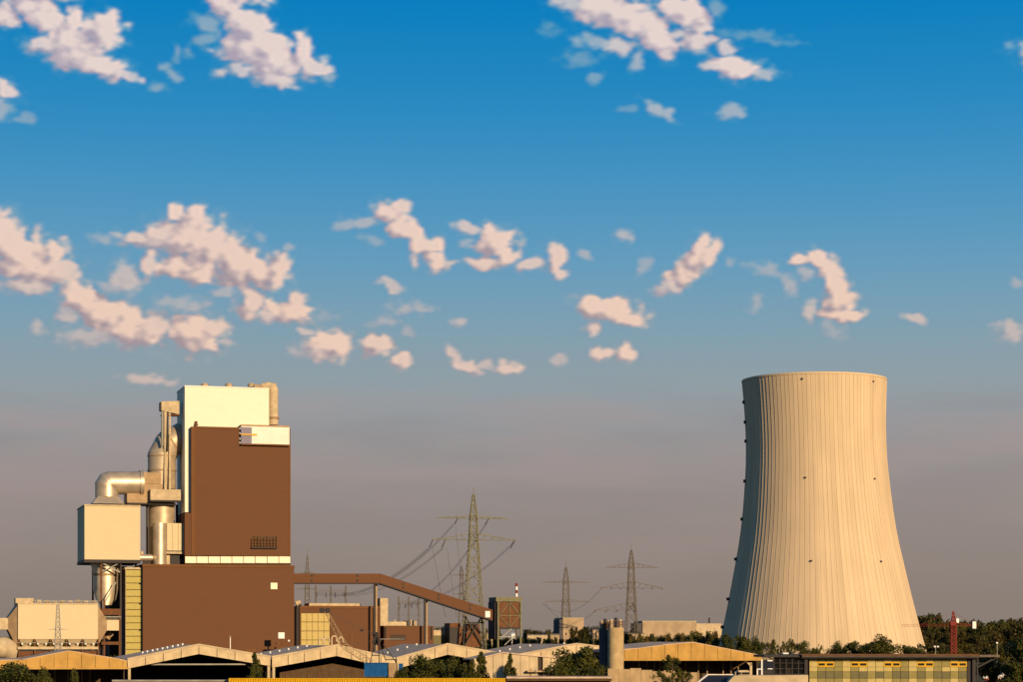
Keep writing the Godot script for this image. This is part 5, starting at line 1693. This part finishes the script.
func make_crowns():
	crowns["round0"] = crown_mesh(101, "round", 26, 190, 0.052)
	crowns["round1"] = crown_mesh(102, "round", 22, 210, 0.055)
	crowns["round2"] = crown_mesh(103, "round", 30, 160, 0.050)
	crowns["loose0"] = crown_mesh(104, "loose", 34, 90, 0.048)
	crowns["loose1"] = crown_mesh(105, "loose", 30, 80, 0.050)
	crowns["cone0"] = crown_mesh(106, "cone", 46, 90, 0.05)
	crowns["cone1"] = crown_mesh(107, "cone", 40, 100, 0.05)
	crowns["far0"] = crown_mesh(108, "round", 20, 110, 0.075)
	crowns["far1"] = crown_mesh(109, "round", 24, 90, 0.075)

func tree(called: String, label: String, category: String, group: String, px: float, top: float, bottom: float, width: float, depth: float, kind: String):
	var f := Frame.new(512.0, 0.0, 0.0)
	var c := f.p(px, (top + bottom) * 0.5, -depth)
	var s := depth / FOCAL
	var base := Vector3(c.x, 0, -depth)
	var t := thing(f, called, label, category, base, group)
	var half := (bottom - top) * 0.5 * s
	var wide := width * 0.5 * s
	var m := Mb.new(base)
	var trunk := clampf(wide * 0.07, 0.08, 0.5)
	var low := maxf(c.y - half, 0.0)
	m.tube([Vector3(base.x, 0, base.z), Vector3(base.x + wide * 0.03, (low + c.y) * 0.5, base.z), Vector3(base.x, c.y + half * 0.5, base.z)], [trunk, trunk * 0.7, trunk * 0.2], 8)
	for i in 5:
		var a := TAU * i / 5.0 + px
		var y0 := lerpf(low, c.y, 0.3 + 0.15 * i)
		m.tube([Vector3(base.x, y0, base.z), Vector3(base.x + cos(a) * wide * 0.6, y0 + half * 0.45, base.z + sin(a) * wide * 0.6)], [trunk * 0.45, trunk * 0.12], 6)
	m.done("trunk", M.bark, t)
	var o := MeshInstance3D.new()
	o.name = "crown"
	o.mesh = crowns[kind]
	o.position = Vector3(0, c.y, 0)
	o.scale = Vector3(wide, half, wide) * 1.06
	o.rotation.y = px * 1.7
	t.add_child(o, true)

func woodland(called: String, label: String, s: int, list: Array):
	var rr := RandomNumberGenerator.new()
	rr.seed = s
	var f := Frame.new(512.0, 0.0, 0.0)
	var at := []
	for e in list:   # px from, px to, depth from, depth to, top y from, top y to, count, width of a crown in pixels
		for i in int(e[6]):
			var u: float = (i + rr.randf()) / e[6]
			var d: float = rr.randf_range(e[2], e[3])
			var px: float = lerpf(e[0], e[1], u)
			var top: float = lerpf(e[4], e[5], u) + rr.randf_range(-0.12, 0.28) * e[7]
			var p := f.p(px, top, -d)
			var w: float = e[7] * rr.randf_range(0.6, 1.4) * d / FOCAL * 0.5
			var h := maxf(p.y * 0.55, w * 0.7)
			at.append(Transform3D(Basis(Vector3.UP, rr.randf() * TAU).scaled(Vector3(w, h, w)), Vector3(p.x, p.y - h * 0.95, -d)))
	var mm := MultiMesh.new()
	mm.transform_format = MultiMesh.TRANSFORM_3D
	mm.use_colors = true
	mm.mesh = crowns["far%d" % (s % 2)]
	mm.instance_count = at.size()
	for i in at.size():
		mm.set_instance_transform(i, at[i])
		var tint := rr.randf_range(0.6, 1.25)
		mm.set_instance_color(i, Color(tint * rr.randf_range(0.9, 1.5), tint, tint * rr.randf_range(0.8, 1.1)))
	var o := MultiMeshInstance3D.new()
	o.name = called
	o.multimesh = mm
	add_child(o, true)
	o.set_meta("label", label)
	o.set_meta("category", "woodland")
	o.set_meta("kind", "stuff")

func greenery():
	make_crowns()
	woodland("woodland", "dark wooded hillside right of the cooling tower", 201, [[912, 936, 1420, 1600, 619, 612, 12, 20], [934, 952, 1420, 1600, 612, 622, 9, 20], [948, 1036, 1400, 1650, 621, 620, 30, 24], [915, 990, 1300, 1400, 633, 632, 24, 22], [985, 1036, 1250, 1400, 632, 626, 18, 24], [925, 1036, 1080, 1200, 645, 640, 26, 22]])
	woodland("tree_belt", "dark tree belt on the skyline left of the cooling tower", 202, [[622, 745, 1450, 1650, 634, 632, 36, 17], [640, 735, 1250, 1400, 639, 637, 34, 18]])
	woodland("hedge_belt", "low dark trees on the skyline between transfer tower and silos", 203, [[526, 558, 1780, 1900, 629.5, 630.5, 22, 9], [588, 606, 1720, 1740, 633, 633, 8, 9], [486, 640, 1560, 1660, 638.6, 638.6, 70, 7], [574, 592, 1690, 1720, 627, 627, 6, 13], [594, 600, 1900, 1960, 625, 627, 3, 9], [612, 640, 1800, 1900, 628, 632, 10, 9]])
	woodland("far_forest", "thin distant forest line along the whole horizon", 204, [[-60, 1090, 2700, 3200, 636, 636, 240, 12], [405, 470, 2600, 2800, 626, 628, 40, 9], [484, 500, 2000, 2100, 627, 630, 10, 9]])
	woodland("yard_scrub", "scrub and small trees between the halls and the power station", 205, [[-40, 300, 640, 760, 656, 656, 60, 16], [300, 760, 640, 760, 653, 650, 70, 14]])
	var w := "trees at the cooling tower's foot"
	var foot := [[727, 633, 652, 16, "round0", "leftmost tree against the cooling tower's shaded edge"], [742, 635, 655, 20, "round1", "dark round tree at the cooling tower's left foot"], [757, 637, 656, 16, "round2", "bushy tree above the ochre hall's right eave"], [771, 639.5, 657, 15, "loose0", "thin tree above the canopy frame"], [783, 641, 656, 10, "loose1", "slim young tree above the glazed annex, left one"], [792, 638.6, 657, 11, "loose0", "tallest slim tree above the glazed annex"], [802, 640, 657, 15, "round0", "dense small tree above the annex's right end"], [813, 648, 657, 14, "round1", "low bush right of the annex's trees"], [821, 644, 656, 7, "loose1", "single tiny tree before the tower's centre"], [838, 642, 658, 20, "round2", "left half of the wide tree pair before the cooling tower"], [853, 640.5, 658, 22, "round0", "right half of the wide tree pair before the cooling tower"], [866, 644, 658, 14, "round1", "low tree between the pair and the big round tree"], [884, 635.5, 658, 34, "round2", "biggest round tree before the cooling tower's right foot"], [908, 645, 658, 14, "round1", "small bush at the cooling tower's right foot"], [918, 646.5, 658, 18, "round0", "low bush just right of the cooling tower's base"]]
	for e in foot:
		tree("broadleaf_tree", e[5], "tree", w, e[0], e[1], e[2] + 7.0, e[3] * 1.2, 1140.0 + int(e[0]) % 7 * 9, e[4])
	var n := "bushes and trees in front of the halls"
	for e in [[12, 661, 702, 66, 255, "round0", "big bush in the lower left corner"], [42, 668, 700, 26, 262, "round2", "lower bush right of the corner bush"], [75, 668, 694, 11, 315, "loose0", "thin sapling in front of the left ochre gable"],
		[255, 654, 692, 30, 320, "cone0", "pointed young tree between the first two open halls"],
		[404, 667, 694, 22, 298, "round1", "low bush directly right of the blue crane"], [427, 653, 692, 38, 300, "round0", "tallest bush right of the blue crane"], [449, 657, 692, 34, 303, "round2", "middle bush in front of the partly hidden hall"], [468, 659, 692, 26, 300, "loose0", "thin light bush left of the two pointed trees"], [482, 654, 690, 30, 305, "cone1", "left of two pointed trees before the cream annex"], [511, 655, 690, 27, 300, "cone0", "right of two pointed trees before the cream annex"],
		[577, 645, 698, 62, 292, "round1", "big dark bush left of the silos"], [556, 659, 694, 30, 290, "round2", "side shoot bush left of the big dark bush"], [599, 664, 694, 22, 289, "round0", "low bush between the big dark bush and the silos"],
		[673, 655, 676, 22, 288, "loose0", "sparse branching shrub in front of the right ochre gable"], [664, 669, 694, 28, 287, "loose1", "spreading low shrub before the tan wall"], [684, 668, 694, 26, 288, "loose0", "straggly shrub right of the tan wall"],
		[1023, 632, 690, 52, 301, "round0", "tall dark tree at the right edge"], [994, 655, 690, 32, 306, "round2", "dark tree between the office canopy and the right edge"], [1016, 662, 700, 40, 299, "round1", "lower dark bush in the lower right corner"]]:
		tree("bush" if e[5] != "cone0" and e[5] != "cone1" else "young_tree", e[6], "bush" if e[5] != "cone0" and e[5] != "cone1" else "tree", n, e[0], e[1], e[2], e[3], e[4], e[5])

func ground():
	var o := MeshInstance3D.new()
	o.name = "ground"
	var pm := PlaneMesh.new()
	pm.size = Vector2(60000, 60000)
	o.mesh = pm
	o.mesh.material = M.ground
	o.position = Vector3(0, 0, -20000)
	add_child(o)
	o.set_meta("kind", "structure")
	for e in [["works_yard", Vector3(-60, 0.004, -1010), Vector2(460, 340), "asphalt"], ["hall_yard", Vector3(-10, 0.008, -345), Vector2(260, 200), "asphalt"], ["meadow", Vector3(120, 0.004, -1700), Vector2(700, 500), "field"]]:
		var q := MeshInstance3D.new()
		q.name = e[0]
		var qm := PlaneMesh.new()
		qm.size = e[2]
		q.mesh = qm
		q.mesh.material = M[e[3]]
		q.position = e[1]
		add_child(q)
		q.set_meta("kind", "structure")
